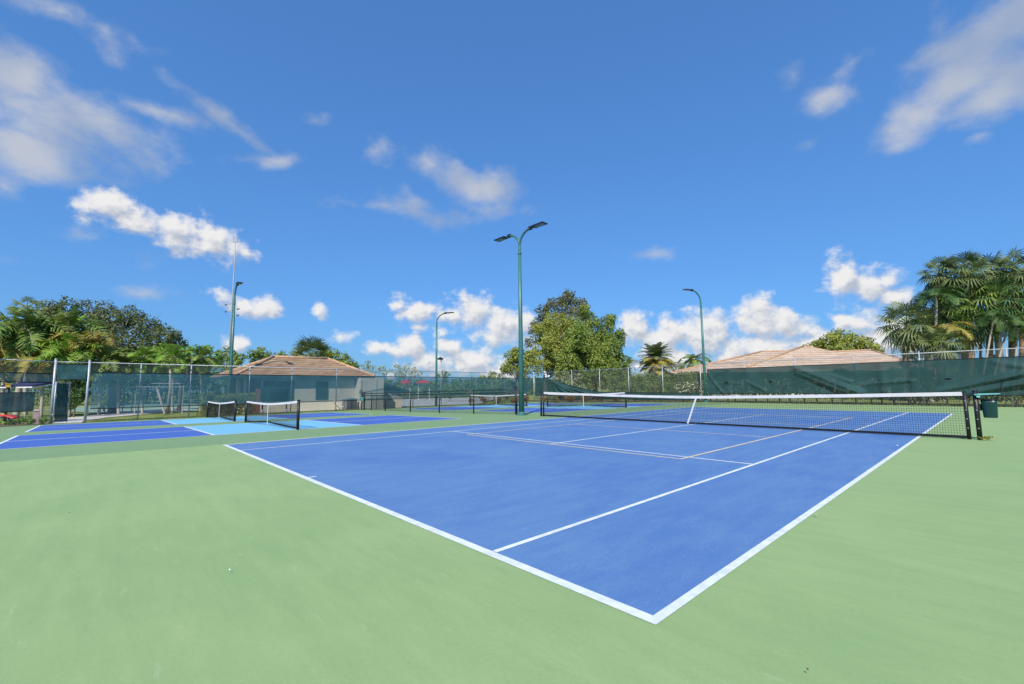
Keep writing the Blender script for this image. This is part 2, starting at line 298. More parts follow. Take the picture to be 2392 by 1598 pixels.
# ------------------------------------------------------------------ mesh builder and tagging
ORG = {}
class MB:
    def __init__(s): s.v = []; s.f = []
    def quad(s, a, b, c, d):
        i = len(s.v); s.v += [tuple(a), tuple(b), tuple(c), tuple(d)]; s.f.append((i, i+1, i+2, i+3))
    def poly(s, pts):
        i = len(s.v); s.v += [tuple(p) for p in pts]; s.f.append(tuple(range(i, i+len(pts))))
    def hexa(s, p):                              # p: 4 bottom corners then 4 top corners, counter-clockwise
        i = len(s.v); s.v += [tuple(q) for q in p]
        for f in ((3, 2, 1, 0), (4, 5, 6, 7), (0, 1, 5, 4), (1, 2, 6, 5), (2, 3, 7, 6), (3, 0, 4, 7)): s.f.append(tuple(i+k for k in f))
    def box(s, x0, x1, y0, y1, z0, z1):
        s.hexa([(x0, y0, z0), (x1, y0, z0), (x1, y1, z0), (x0, y1, z0), (x0, y0, z1), (x1, y0, z1), (x1, y1, z1), (x0, y1, z1)])
    def bar(s, a, b, w, h, up=Vector((0, 0, 1))):
        a = Vector(a); b = Vector(b); d = (b-a).normalized(); sd = d.cross(up)
        if sd.length < 1e-4: sd = d.cross(Vector((1, 0, 0)))
        sd.normalize(); u2 = sd.cross(d)
        sd = sd*(w/2); u2 = u2*(h/2)
        s.hexa([a-sd-u2, a+sd-u2, b+sd-u2, b-sd-u2, a-sd+u2, a+sd+u2, b+sd+u2, b-sd+u2])
    def tube(s, pts, rad, n=10, cap=True):
        pts = [Vector(p) for p in pts]; k = len(pts)
        if not isinstance(rad, (list, tuple)): rad = [rad]*k
        rings = []; ref = None
        for i in range(k):
            d = (pts[min(i+1, k-1)]-pts[max(i-1, 0)]).normalized()
            if ref is None:
                ref = d.cross(Vector((0, 0, 1)))
                if ref.length < 1e-3: ref = Vector((1, 0, 0))
            x = (ref-d*ref.dot(d)).normalized(); ref = x; y = d.cross(x); j = len(s.v)
            for q in range(n):
                a = 2*math.pi*q/n; s.v.append(tuple(pts[i]+x*(rad[i]*math.cos(a))+y*(rad[i]*math.sin(a))))
            rings.append(j)
        for i in range(k-1):
            for q in range(n): s.f.append((rings[i]+q, rings[i]+(q+1) % n, rings[i+1]+(q+1) % n, rings[i+1]+q))
        if cap:
            s.f.append(tuple(rings[0]+q for q in reversed(range(n)))); s.f.append(tuple(rings[-1]+q for q in range(n)))
    def grid(s, rows):
        i = len(s.v); nr = len(rows); nc = len(rows[0])
        for r_ in rows: s.v += [tuple(p) for p in r_]
        for a in range(nr-1):
            for b in range(nc-1): s.f.append((i+a*nc+b, i+a*nc+b+1, i+(a+1)*nc+b+1, i+(a+1)*nc+b))
    def build(s, name, m_, parent=None, smooth=False, kind=None):
        o_ = ORG.get(parent.name if parent else None, Vector((0, 0, 0)))
        vs = [(p[0]-o_.x, p[1]-o_.y, p[2]-o_.z) for p in s.v]
        me = bpy.data.meshes.new(name); me.from_pydata(vs, [], s.f); me.update()
        me.materials.append(m_)
        if smooth: me.polygons.foreach_set('use_smooth', [True]*len(me.polygons))
        ob = bpy.data.objects.new(name, me); col.objects.link(ob)
        if parent: ob.parent = parent; ORG[ob.name] = o_
        if kind: ob['kind'] = kind
        return ob
def thing(name, loc, label, cat, group=None):
    o = bpy.data.objects.new(name, None); col.objects.link(o); o.location = loc; o.empty_display_size = .2
    ORG[o.name] = Vector(loc); o['label'] = label; o['category'] = cat
    if group: o['group'] = group
    return o
def tag(o, label, cat, group=None):
    o['label'] = label; o['category'] = cat
    if group: o['group'] = group
    return o
def recentre(o, loc):                            # give a one-mesh thing its origin at its base
    loc = Vector(loc); me = o.data
    for v in me.vertices: v.co -= loc
    o.location = loc; return o

# ------------------------------------------------------------------ the setting: ground, courts, lines, paths
def strip(mb, poly, dz):                         # polygon laid on the draining ground, split at the hinge
    def clip(P, keep):
        outp = []
        for i in range(len(P)):
            a, b = P[i], P[(i+1) % len(P)]; ia, ib = keep(a[0]), keep(b[0])
            if ia: outp.append(a)
            if ia != ib:
                t = (HINGE-a[0])/(b[0]-a[0]); outp.append((HINGE, a[1]+t*(b[1]-a[1])))
        return outp
    for keep in (lambda x: x >= HINGE, lambda x: x <= HINGE):
        q = clip(poly, keep)
        if len(q) >= 3: mb.poly([(x, y, zg(x)+dz) for x, y in q])
def rect(x0, x1, y0, y1): return [(x0, y0), (x1, y0), (x1, y1), (x0, y1)]
def sheet(name, polys, dz, m_):
    mb = MB()
    for p in polys: strip(mb, p, dz)
    return mb.build(name, m_, kind='structure')
mb = MB(); xs = [-900, -45, -30, HINGE, 15, 900]; ys = [-700, -20, 10, 40, 1200]
mb.grid([[(x, y, zg(x)-.02) for x in xs] for y in ys]); mb.build('ground', M['grass'], kind='structure')

LK, LG = (-31.95, 31.74), (-29.1, -3.7)           # left fence: far corner and gate post
def lf(y): return LG[0]+(y-LG[1])*(LK[0]-LG[0])/(LK[1]-LG[1])
RB = (14.0, 32.35)
sheet('court_apron', [[(11, -14), (11, 32.1), (LK[0]+.35, 31.45), (lf(-2.4)+.3, -2.4), (-28.85, -3.75), (-28.1, -5.2), (-25.2, -14)]], 0, M['green_new'])
sheet('faded_apron', [[(-11.15, -14), (-11.15, 31.6), (LK[0]+.36, 31.44), (lf(-2.4)+.31, -2.4), (-28.83, -3.74), (-28.08, -5.2), (-25.18, -14)]], .001, M['green_old'])
sheet('tennis_court', [rect(-10.95, -.02, .02, 23.75)], .002, M['blue'])
PC = [(-19.75, -13.82, -3.97, 8.97), (-27.7, -21.85, -3.97, 8.97), (-19.75, -13.85, 14.2, 27.6), (-28.2, -21.95, 14.2, 27.6)]
sheet('pickleball_court', [rect(c[0]+.02, c[1]-.02, c[2]+.02, c[3]-.02) for c in PC], .002, M['blue_deep'])
sheet('pickleball_kitchen', [rect(c[0]+.02, c[1]-.02, (c[2]+c[3])/2-2.17, (c[2]+c[3])/2+2.17) for c in PC], .003, M['blue_pale'])
WL = .052
lines = []
def ln(x0, y0, x1, y1, w_=WL):
    lines.append(rect(min(x0, x1)-(w_/2 if x0 == x1 else 0), max(x0, x1)+(w_/2 if x0 == x1 else 0), min(y0, y1)-(w_/2 if y0 == y1 else 0), max(y0, y1)+(w_/2 if y0 == y1 else 0)))
h = WL/2
lines += [rect(-10.97, 0, 0, .078), rect(-10.97, 0, 23.692, 23.77), rect(-WL-.008, 0, .078, 23.692), rect(-10.97, -10.97+WL+.008, .078, 23.692)]
ln(-1.372-h, .085, -1.372-h, 23.685); ln(-9.598+h, .085, -9.598+h, 23.685)
ln(-9.598+WL, 5.485, -1.372-WL, 5.485); ln(-9.598+WL, 18.285, -1.372-WL, 18.285); ln(-5.485, 5.485+h, -5.485, 18.285-h)
ln(-5.485, .085, -5.485, .19); ln(-5.485, 23.58, -5.485, 23.685)
sheet('tennis_lines', lines, .0042, M['line'])
lines = []
for (a, b, c, d) in PC:
    w_ = .07
    lines += [rect(a, b, c, c+w_), rect(a, b, d-w_, d), rect(a, a+w_, c+w_, d-w_), rect(b-w_, b, c+w_, d-w_)]
    mid = (c+d)/2; lines += [rect(a+w_, b-w_, mid-2.15-w_, mid-2.15), rect(a+w_, b-w_, mid+2.15, mid+2.15+w_)]
    xm = (a+b)/2; lines += [rect(xm-.04, xm+.04, c+w_, mid-2.23), rect(xm-.04, xm+.04, mid+2.23, d-w_)]
sheet('pickleball_lines', lines, .0042, M['line'])
lines = []; ya, yb, xa, xb = 5.22, 18.55, -8.53, -2.44; w_ = .05
lines += [rect(xa, xb, ya-w_, ya), rect(xa, xb, yb, yb+w_), rect(xa, xa+w_, ya, yb), rect(xb-w_, xb, ya, yb), rect(xa+w_, xb-w_, 9.66, 9.71), rect(xa+w_, xb-w_, 14.06, 14.11),
          rect(-5.51, -5.46, ya, 5.45), rect(-5.51, -5.46, 18.32, yb)]
sheet('blended_lines', lines, .0054, M['line_tan'])
sheet('path', [[(-28.9, -3.55), (-28.9, -2.62), (-31.5, -2.62), (-36.5, -1.6), (-41.2, .35), (-52, 5.2), (-54, 2.6), (-43, -2.2), (-37.5, -4.2)]], .01, M['concrete'])
sheet('neighbouring_court', [[(-47, 6.2), (-43.0, -.2), (-62, -6), (-95, 2), (-95, 9)]], .006, M['court_far'])
sheet('paved_yard', [[(-33.4, 15.8), (-33.5, 25.5), (-60, 52), (-72, 30), (-40, 16.2)]], .006, M['asphalt'])
sheet('bed_and_painted_shade', [[(-25.3, -14), (-28.3, -5.2), (-29.15, -3.75), (-31.5, -3.9), (-36, -6.5), (-33, -16)], [(-31.6, 32.15), (14, 32.8), (14, 36.4), (-31.6, 35.6)]], .004, M['mulch_and_shade'])  # left sheet paints deep shade as dark ground; back strip is real mulch

# ------------------------------------------------------------------ chain-link
def chain(mb, a, b, z0, z1, pitch=.072, w_=.0027):
    """woven diamonds between two ground points; z0 and z1 give heights above the ground at both ends"""
    a = Vector((a[0], a[1])); b = Vector((b[0], b[1])); Ln = (b-a).length; d = (b-a)/Ln; n = Vector((d.y, -d.x)); H = z1-z0
    def P(s, z, o): q = a+d*s+n*o; return Vector((q.x, q.y, zg(q.x)+z0+z))
    for fam, o in ((1, .002), (-1, -.002)):
        k = -H
        while k < Ln:
            s0, s1 = k, k+H; za, zb = (0, H) if fam == 1 else (H, 0)
            if s0 < 0: za = za+(zb-za)*(-s0/H); s0 = 0
            if s1 > Ln: t = (Ln-k)/H; zb = (0 if fam == 1 else H)+((H if fam == 1 else 0)-(0 if fam == 1 else H))*t; s1 = Ln
            if s1-s0 > .02: mb.bar(P(s0, za, o), P(s1, zb, o), w_, w_)
            k += pitch

def cloth(name, a, b, top, bot, label, m_, off=(0, 0), nx=60, nz=14, seed=1, folds=(), hem=True, group=None, rough_edge=0, amp=.012, cat='windscreen'):
    """hanging fabric between two ground points; top/bot are heights above ground as functions of 0..1; folds add diagonal creases"""
    rnd = random.Random(seed); a = Vector((a[0]+off[0], a[1]+off[1])); b = Vector((b[0]+off[0], b[1]+off[1])); d = b-a; Ln = d.length; n = Vector((d.y, -d.x)).normalized()
    if n.dot(Vector((CX, CY))-a) < 0: n = -n
    ph = [(rnd.uniform(1, 9), rnd.uniform(-6, 6), rnd.uniform(0, 6.3), rnd.uniform(.3, 1)) for _ in range(9)]
    rows = []; nx = max(12, int(Ln*nx/10))
    for j in range(nz+1):
        row = []
        for i in range(nx+1):
            t = i/nx; s = j/nz; q = a+d*t; z = bot(t)+(top(t)-bot(t))*s; X = t*Ln
            if j == 0 and rough_edge: z += rough_edge*math.sin(X*3.1+seed)*math.sin(X*1.3)
            o = sum(k*math.sin(fx*X*.55+fz*s+p) for fx, fz, p, k in ph)*amp
            for (t0, s0, t1, s1, wd, hh) in folds:
                px_, pz_ = (t1-t0)*Ln, (s1-s0)*1.8; l2 = px_*px_+pz_*pz_
                qx, qz = (t-t0)*Ln, (s-s0)*1.8; k = max(0, min(1, (qx*px_+qz*pz_)/l2)); dist = math.hypot(qx-k*px_, qz-k*pz_)
                o += 2.3*hh*math.exp(-(dist/wd)**2)*(.35+.65*k)
            q2 = q+n*o; row.append((q2.x, q2.y, zg(q.x)+z))
        rows.append(row)
    c = (a+b)/2; t_ = thing(name, (c.x, c.y, zg(c.x)), label, cat, group)
    mb = MB(); mb.grid(rows); mb.build('fabric', m_, t_, smooth=True)
    if hem:
        for r_ in (rows[0], rows[-1]):
            mb = MB(); e = [(p[0]+n.x*.006, p[1]+n.y*.006, p[2]) for p in r_]
            mb.grid([[(p[0], p[1], p[2]-.022) for p in e], [(p[0], p[1], p[2]+.022) for p in e]])
            mb.build('hem', M['hem'], t_)
    return t_

def post(mb, x, y, h_, r=.03, cap=True):
    z = zg(x); mb.tube([(x, y, z-.05), (x, y, z+h_)], r, 10)
    if cap: mb.tube([(x, y, z+h_), (x, y, z+h_+.02), (x, y, z+h_+.045)], [r*1.15, r*1.1, r*.3], 10)

def fence(label, pts, posts, H, wire_z0=.03, skip=None):
    t_ = thing('chain_link_fence', (pts[0][0], pts[0][1], zg(pts[0][0])), label, 'fence')
    for (x, y, r, hh) in posts:
        mb = MB(); post(mb, x, y, hh, r); mb.build('post', M['galv'], t_, True)
    mb = MB(); wm = MB(); bw = MB()
    for i in range(len(pts)-1):
        a, b = pts[i], pts[i+1]
        mb.tube([(a[0], a[1], zg(a[0])+H), (b[0], b[1], zg(b[0])+H)], .021, 8)
        if skip == i: continue
        chain(wm, a, b, wire_z0, H-.02)
        bw.bar((a[0], a[1], zg(a[0])+wire_z0+.02), (b[0], b[1], zg(b[0])+wire_z0+.02), .006, .006)
    mb.build('top_rail', M['galv'], t_, True); wm.build('wire_mesh', M['wire'], t_); bw.build('tension_wire', M['wire'], t_)
    return t_
G0, G1 = (-29.08, -3.70), (-29.0, -2.52)
lposts = [(-26.2, -11, .04, 2.95), (-27.3, -8.0, .035, 2.93), (G0[0], G0[1], .055, 3.05), (G1[0], G1[1], .055, 3.02)]
for u in (324.7, 442.9, 581, 680, 785, 880, 964.6, 1098.5):
    q = column_on_line(u, LG, LK); lposts.append((q.x, q.y, .032, 2.93))
y_ = column_on_line(1098.5, LG, LK).y
lposts += [(lf(y_-3.3), y_-3.3, .032, 2.95), (lf((y_+LK[1])/2), (y_+LK[1])/2, .032, 2.97), (LK[0], LK[1], .05, 3.1)]
fence('tall galvanised chain link fence before the clubhouse with an open gate', [(-25.2, -14), (-28.2, -5.2), G0, G1, LK], lposts, 2.93, skip=2)
rposts = []
for u in (1337, 1402, 1470, 1550, 1639, 1743, 1863, 2002, 2157, 2364):
    q = column_on_line(u, LK, RB); rposts.append((q.x, q.y, .032, 3.05))
rposts += [(5.0, 32.2, .032, 3.05), (8.2, 32.25, .032, 3.05), (11.3, 32.3, .032, 3.05), (14, 32.35, .05, 3.1)]
fence('tall galvanised chain link fence along the hedge and tan roofed house', [(LK[0]+.06, LK[1]), RB], rposts, 3.05)

# gate leaf standing open, and the cloths hung on the fences
gp = thing('fence_gate', (-29.0, -3.6, zg(-29)), 'narrow steel gate standing open with dark green cloth laced on it', 'gate')
ga, gb = Vector((-29.02, -3.62)), Vector((-29.62, -3.17)); zb = zg(-29.3)
mb = MB()
for q in (ga, gb): mb.tube([(q.x, q.y, zb+.06), (q.x, q.y, zb+1.98)], .028, 10)
for z in (.1, 1.95): mb.tube([(ga.x, ga.y, zb+z), (gb.x, gb.y, zb+z)], .022, 8)
mb.build('frame', M['galv'], gp, True)
for z in (.45, 1.75):
    mb = MB(); mb.tube([(G0[0], G0[1], zb+z), (ga.x, ga.y, zb+z)], .03, 8); mb.build('hinge', M['galv'], gp)
rows = []
nn = Vector(((gb-ga).y, -(gb-ga).x)).normalized(); rr = random.Random(4)
for j in range(15):
    row = []
    for i in range(9):
        q = ga+(gb-ga)*(.04+.92*i/8)+nn*(.03*math.sin(i*1.7+j*.8)+.02*math.sin(j*2.1+i*.6)); row.append((q.x, q.y, zb+.12+1.78*j/14))
    rows.append(row)
mb = MB(); mb.grid(rows); mb.build('cloth_panel', M['cloth_dark'], gp, True)
LB = (lf(31.5), 31.5)
cloth('windscreen', (G1[0], G1[1]+.15), LB, lambda t: 2.43+.03*t, lambda t: .66+.10*t, 'long sheer teal windscreen on the fence in front of the clubhouse', M['cloth_thin'], off=(.05, 0), nx=26, nz=12, seed=3, amp=.010,
      folds=((0, .2, .03, 1, .2, .05), (.01, 0, .05, .9, .18, .05)))
cloth('windscreen', (-29.06, -3.62), (-28.99, -2.6), lambda t: 2.82, lambda t: 2.05+.04*math.sin(3*t), 'short dark green cloth panel stretched above the open gate', M['cloth_dark'], off=(.05, 0), nx=160, nz=8, seed=5, amp=.014, hem=True)
cloth('windscreen', (-25.4, -13.6), (-28.18, -5.25), lambda t: 2.36, lambda t: 1.95, 'strip of green windscreen high on the fence left of the gate', M['cloth_thin'], off=(.05, .02), nx=30, nz=5, seed=6, amp=.006)
cloth('windscreen', (-28.22, -5.15), (-29.05, -3.8), lambda t: 2.36, lambda t: 1.95, 'short strip of green windscreen joining the left gate post', M['cloth_thin'], off=(.05, .02), nx=60, nz=5, seed=16, amp=.006)
cloth('windscreen', (-26.5, -13.6), (-30.2, -4.35), lambda t: 1.5, lambda t: .62, 'crumpled dark green cloth low beside the gate behind the navy canopy', M['cloth_dark'], nx=40, nz=14, seed=7, amp=.02)
q0 = column_on_line(1252, LK, RB)
def droop_top(t):
    return 2.46 if t < .11 else 2.46-1.55*min(1, (t-.11)/.36)**.75 if t < .47 else .91-.22*(t-.47)/.53
q1 = column_on_line(1636, LK, RB)
cloth('windscreen', q0, q1, droop_top, lambda t: .62-.45*max(0, min(1, (t-.3)/.4)), 'torn green windscreen sagging down the fence in front of the hedge', M['cloth'], off=(0, -.07), nx=60, nz=18, seed=8, amp=.012,
      folds=((.11, .98, .2, 0, .16, .10), (.12, .98, .28, .05, .16, .12), (.13, 1, .36, .1, .15, .13), (.10, .95, .14, 0, .14, .08), (.16, .9, .45, .3, .12, .1)))
q0 = column_on_line(1655, LK, RB); q1 = Vector((13.9, 32.34))
tt = lambda u: (column_on_line(u, LK, RB)-q0).length/(q1-q0).length
cloth('windscreen', q0, q1, lambda t: 2.46+.16*t, lambda t: .60+.05*t+.05*math.sin(t*9), 'long wrinkled green windscreen along the fence behind the tennis court', M['cloth'], off=(0, -.06), nx=130, nz=26, seed=9, amp=.016, rough_edge=.02,
      folds=((tt(1863), .95, tt(2010), .05, .17, .20), (tt(1866), .75, tt(1985), .02, .14, .13), (tt(1658), .8, tt(1690), .05, .08, .06), (tt(1745), .5, tt(1790), .1, .08, .05), (tt(2190), .1, tt(2392), .55, .13, .12), (tt(2240), .02, tt(2420), .35, .12, .14),
             (tt(2065), .9, tt(2068), .1, .2, .06), (tt(2125), .95, tt(2120), .1, .16, -.07), (tt(1910), .8, tt(1990), .4, .12, .06), (tt(1670), .45, tt(1735), .4, .07, .03), (tt(2000), .3, tt(2130), .42, .09, .05), (tt(2330), .9, tt(2500), .5, .12, .07)))
for u, v in ((1700, 893), (1803, 891), (2063, 889), (2219, 885)):
    q = column_on_line(u, LK, RB); z = pt(u, v, (Vector((q.x, q.y, 0))-Vector((CX, CY, 0))).dot(FH)).z
    mb = MB(); mb.poly([(q.x+.16*math.cos(a)*(1-.3*math.sin(a)), q.y-.13-.015*math.sin(a), z+.045*math.sin(a)) for a in [k*math.pi/5 for k in range(10)]])
    tag(recentre(mb.build('vent_flap', M['hem']), (q.x, q.y-.1, z)), 'small dark wind slit cut in the long wrinkled green windscreen', 'wind slit', 'wind slits in the back windscreen')
mb = MB(); rr = random.Random(2)
q = column_on_line(1277, LK, RB)
for k in range(14):
    c_ = Vector((q.x+rr.uniform(-.35, .35), q.y-.1+rr.uniform(-.06, .04), 0)); c_.z = zg(q.x)+2.75-.9*(c_.x-q.x)+rr.uniform(-.15, .15)
    e1 = Vector((rr.uniform(.05, .22), rr.uniform(-.08, .08), rr.uniform(-.2, .08))); e2 = Vector((rr.uniform(-.05, .1), rr.uniform(-.05, .05), rr.uniform(.04, .14)))
    mb.quad(c_, c_+e1, c_+e1+e2, c_+e2*.8)
tag(recentre(mb.build('plastic_scrap', M['plastic']), (q.x, q.y, zg(q.x)+2.5)), 'torn white plastic film caught on the fence at the corner', 'plastic film')

# ------------------------------------------------------------------ nets
def net(x0, x1, y, h_post, h_mid, label, group, cell, cordw, tape, posts, strap_dx=0.0, hem_lift=0.0, bot=.02):
    """posts, cord mesh, folded tape and centre strap of one net; x0 < x1"""
    xm = (x0+x1)/2; t_ = thing('tennis_net' if len(posts) == 4 else 'pickleball_net', (xm, y, zg(xm)), label, 'net', group)
    for px_, r, hh in posts:
        mb = MB(); mb.tube([(px_, y, zg(px_)), (px_, y, zg(px_)+hh)], r, 12); mb.tube([(px_, y, zg(px_)+hh), (px_, y, zg(px_)+hh+.02)], [r*1.12, r*.9], 12)
        po = mb.build('post', M['black'], t_, True)
        if len(posts) == 4:
            for z in (.25, .45, .65, .85):
                mb = MB(); mb.tube([(px_-.002, y-r-.012, zg(px_)+z), (px_, y+r+.01, zg(px_)+z+.01)], .012, 6); mb.build('lacing_knob', M['metal_grey'], po)
    zt = lambda x: h_mid+(h_post-h_mid)*abs((x-xm)/((x1-x0)/2))**1.5
    zb_ = lambda x: bot+hem_lift*(1-abs((x-xm)/((x1-x0)/2)))**2
    tp = lambda x: Vector((x, y, zg(x)+zt(x)))
    mb = MB(); n = max(6, int((x1-x0)/cell))
    for i in range(n+1):
        x = x0+(x1-x0)*i/n; mb.bar((x, y, zg(x)+zb_(x)), (x+.0001, y, zg(x)+zt(x)-tape*.5), cordw, cordw, Vector((0, 1, 0)))
    nr = int((h_mid-bot)/cell); seg = 16
    for j in range(nr+1):
        for i in range(seg):
            xa, xb_ = x0+(x1-x0)*i/seg, x0+(x1-x0)*(i+1)/seg; s = j/nr
            mb.bar((xa, y, zg(xa)+zb_(xa)+(zt(xa)-zb_(xa))*s), (xb_, y, zg(xb_)+zb_(xb_)+(zt(xb_)-zb_(xb_))*s), cordw, cordw)
    mb.build('cord_mesh', M['cord'], t_)
    mb = MB(); seg = 24
    for i in range(seg):
        xa, xb_ = x0+(x1-x0)*i/seg, x0+(x1-x0)*(i+1)/seg; A, B_ = tp(xa), tp(xb_); w_ = .011
        mb.hexa([(A.x, y-w_, A.z-tape), (B_.x, y-w_, B_.z-tape), (B_.x, y+w_, B_.z-tape), (A.x, y+w_, A.z-tape), (A.x, y-w_*.7, A.z), (B_.x, y-w_*.7, B_.z), (B_.x, y+w_*.7, B_.z), (A.x, y+w_*.7, A.z)])
    mb.build('white_tape', M['band'], t_)
    mb = MB(); hh = .05
    for i in range(seg):
        xa, xb_ = x0+(x1-x0)*i/seg, x0+(x1-x0)*(i+1)/seg
        mb.bar((xa, y-.006, zg(xa)+zb_(xa)+hh/2), (xb_, y-.006, zg(xb_)+zb_(xb_)+hh/2), .012, hh)
    mb.build('bottom_hem', M['cord'], t_)
    mb = MB(); mb.bar((xm, y-.022, zg(xm)+.02), (xm+strap_dx, y-.022, zg(xm)+zt(xm)-tape*.3), .055, .008, Vector((0, 1, 0))); mb.build('centre_strap', M['band'], t_)
    return t_
net(-12.16, .80, 12.1, 1.05, .92, 'full size tennis net with sagging white tape across the blue tennis court', None, .046, .0045, .085, [(-12.30, .042, 1.06), (-12.16, .036, 1.04), (.80, .036, 1.05), (.965, .044, 1.07)], strap_dx=.34)
PG = 'pickleball nets on the side courts'
def pnet(x0, x1, y, label): net(x0, x1, y, .91, .82, label, PG, .05, .0042, .07, [(x0, .045, .92), (x1, .045, .92)], hem_lift=.09, bot=.03)
pnet(-20.5, -13.81, 2.53, 'pickleball net nearest the camera on the front left court')
pnet(-28.75, -22.0, 2.42, 'pickleball net on the left court closest to the leafy bush')
pnet(-20.0, -13.7, 20.85, 'far pickleball net seen behind the left end of the tennis net')
pnet(-29.0, -22.2, 21.0, 'far pickleball net standing behind the black divider fence')

# black divider fence with its little gate
dv = thing('divider_fence', (-13.93, 12.1, 0), 'low black chain link divider fence with double rails between pickleball courts', 'fence')
dx = [-13.93, -16.82, -19.62, -22.64, -26.0, -29.47]; dy = [12.14, 11.9, 11.7, 11.65, 11.75, 11.9]
for x, y, r, hh in list(zip(dx, dy, [.06, .032, .032, .032, .032, .045], [1.27, 1.2, 1.2, 1.2, 1.2, 1.26]))+[(-28.2, 11.83, .03, 1.2)]:
    mb = MB(); post(mb, x, y, hh, r); mb.build('post', M['black'], dv, True)
for z in (1.17, 1.03):
    mb = MB()
    for i in range(5): mb.tube([(dx[i], dy[i], zg(dx[i])+z), (dx[i+1], dy[i+1], zg(dx[i+1])+z)], .022, 8)
    mb.build('rail', M['black'], dv, True)
mb = MB()
for i in range(4): chain(mb, (dx[i], dy[i]), (dx[i+1], dy[i+1]), .04, 1.03, .075, .0035)
chain(mb, (-26, 11.75), (-28.2, 11.83), .04, 1.03, .075, .0035); mb.build('wire_mesh', M['cord'], dv)
for z in (.1, .78):
    gt = MB(); gt.tube([(-28.25, 11.83, zg(-28.2)+z), (-29.4, 11.9, zg(-29.4)+z)], .02, 8); gt.build('gate_rail', M['black'], dv, True)
x, y = -31.0, 12.0
mb = MB(); post(mb, x+.9, y, 1.27, .035); tag(recentre(mb.build('black_post', M['black'], None, True), (x+.9, y, zg(x+.9))), 'single black post standing left of the small teal bin', 'post')

# bins
def bin_(name, c, rx, ry, hh, label, m_, bracket, to):
    z = c[2]; t_ = thing(name, c, label, 'bin')
    mb = MB(); prof = [(.80, 0), (.84, .02), (.88, hh*.3), (.95, hh*.75), (1, hh), (.93, hh), (.86, hh*.35), (.78, .03)]; n = 20; rings = []
    for s, dz in prof:
        j = len(mb.v)
        for k in range(n):
            a = 2*math.pi*k/n; cx_, sy_ = math.cos(a), math.sin(a); e = (abs(cx_)**4+abs(sy_)**4)**-.25
            mb.v.append((c[0]+rx*s*cx_*e, c[1]+ry*s*sy_*e, z+dz))
        rings.append(j)
    for i in range(len(rings)-1):
        for k in range(n): mb.f.append((rings[i]+k, rings[i]+(k+1) % n, rings[i+1]+(k+1) % n, rings[i+1]+k))
    mb.f.append(tuple(rings[0]+k for k in reversed(range(n)))); mb.f.append(tuple(rings[-1]+k for k in range(n)))
    mb.build('bucket', m_, t_, True)
    mb = MB()
    P = [Vector((c[0]+(rx+.012)*math.cos(a)*((abs(math.cos(a))**4+abs(math.sin(a))**4)**-.25), c[1]+(ry+.012)*math.sin(a)*((abs(math.cos(a))**4+abs(math.sin(a))**4)**-.25), z+hh)) for a in [2*math.pi*k/20 for k in range(21)]]
    mb.tube(P, .012, 6); mb.build('rim', M['black'], t_, True)
    if bracket:
        mb = MB(); mb.bar((c[0]-rx*.8, c[1], z+hh*.55), to, .05, .14); mb.build('bracket', M['black'], t_)
    return t_
bb = (1.165, 12.12, .49)
bn = bin_('waste_bin', bb, .13, .12, .40, 'dark green waste bin hung on the right post of the tennis net', M['bin'], True, (.99, 12.1, .49+.22))
mb = MB(); mb.tube([(bb[0]+.1, 12.13, .80), (bb[0]+.23, 12.14, 1.25)], .010, 6); mb.tube([(bb[0]+.0, 12.13, .80), (bb[0]+.09, 12.12, 1.02)], .008, 6); mb.tube([(bb[0]-.07, 12.1, .80), (bb[0]-.02, 12.1, 1.0)], .008, 6)
tag(recentre(mb.build('litter_sticks', M['black']), (bb[0], 12.12, .55)), 'thin dark sticks poking out of the hanging green bin', 'sticks')
mb = MB(); mb.hexa([(.96, 12.0, .975), (1.33, 12.03, 1.0), (1.33, 12.2, 1.01), (.96, 12.2, .985), (.95, 11.99, .998), (1.35, 12.03, 1.015), (1.35, 12.21, 1.022), (.95, 12.21, 1.01)])
mb.hexa([(.985, 12.02, .93), (1.04, 12.02, .93), (1.04, 12.15, .93), (.985, 12.15, .93), (.985, 12.02, .974), (1.04, 12.02, .974), (1.04, 12.15, .98), (.985, 12.15, .98)])
tag(recentre(mb.build('ledge', M['tray']), (1.0, 12.1, .93)), 'flat turquoise plastic ledge fixed to the net post above the bin', 'ledge')
bin_('waste_bin', (-29.40, 11.72, zg(-29.4)+.62), .12, .10, .36, 'small teal bin hung on the end post of the black divider fence', M['teal'], True, (-29.47, 11.9, zg(-29.4)+.8))

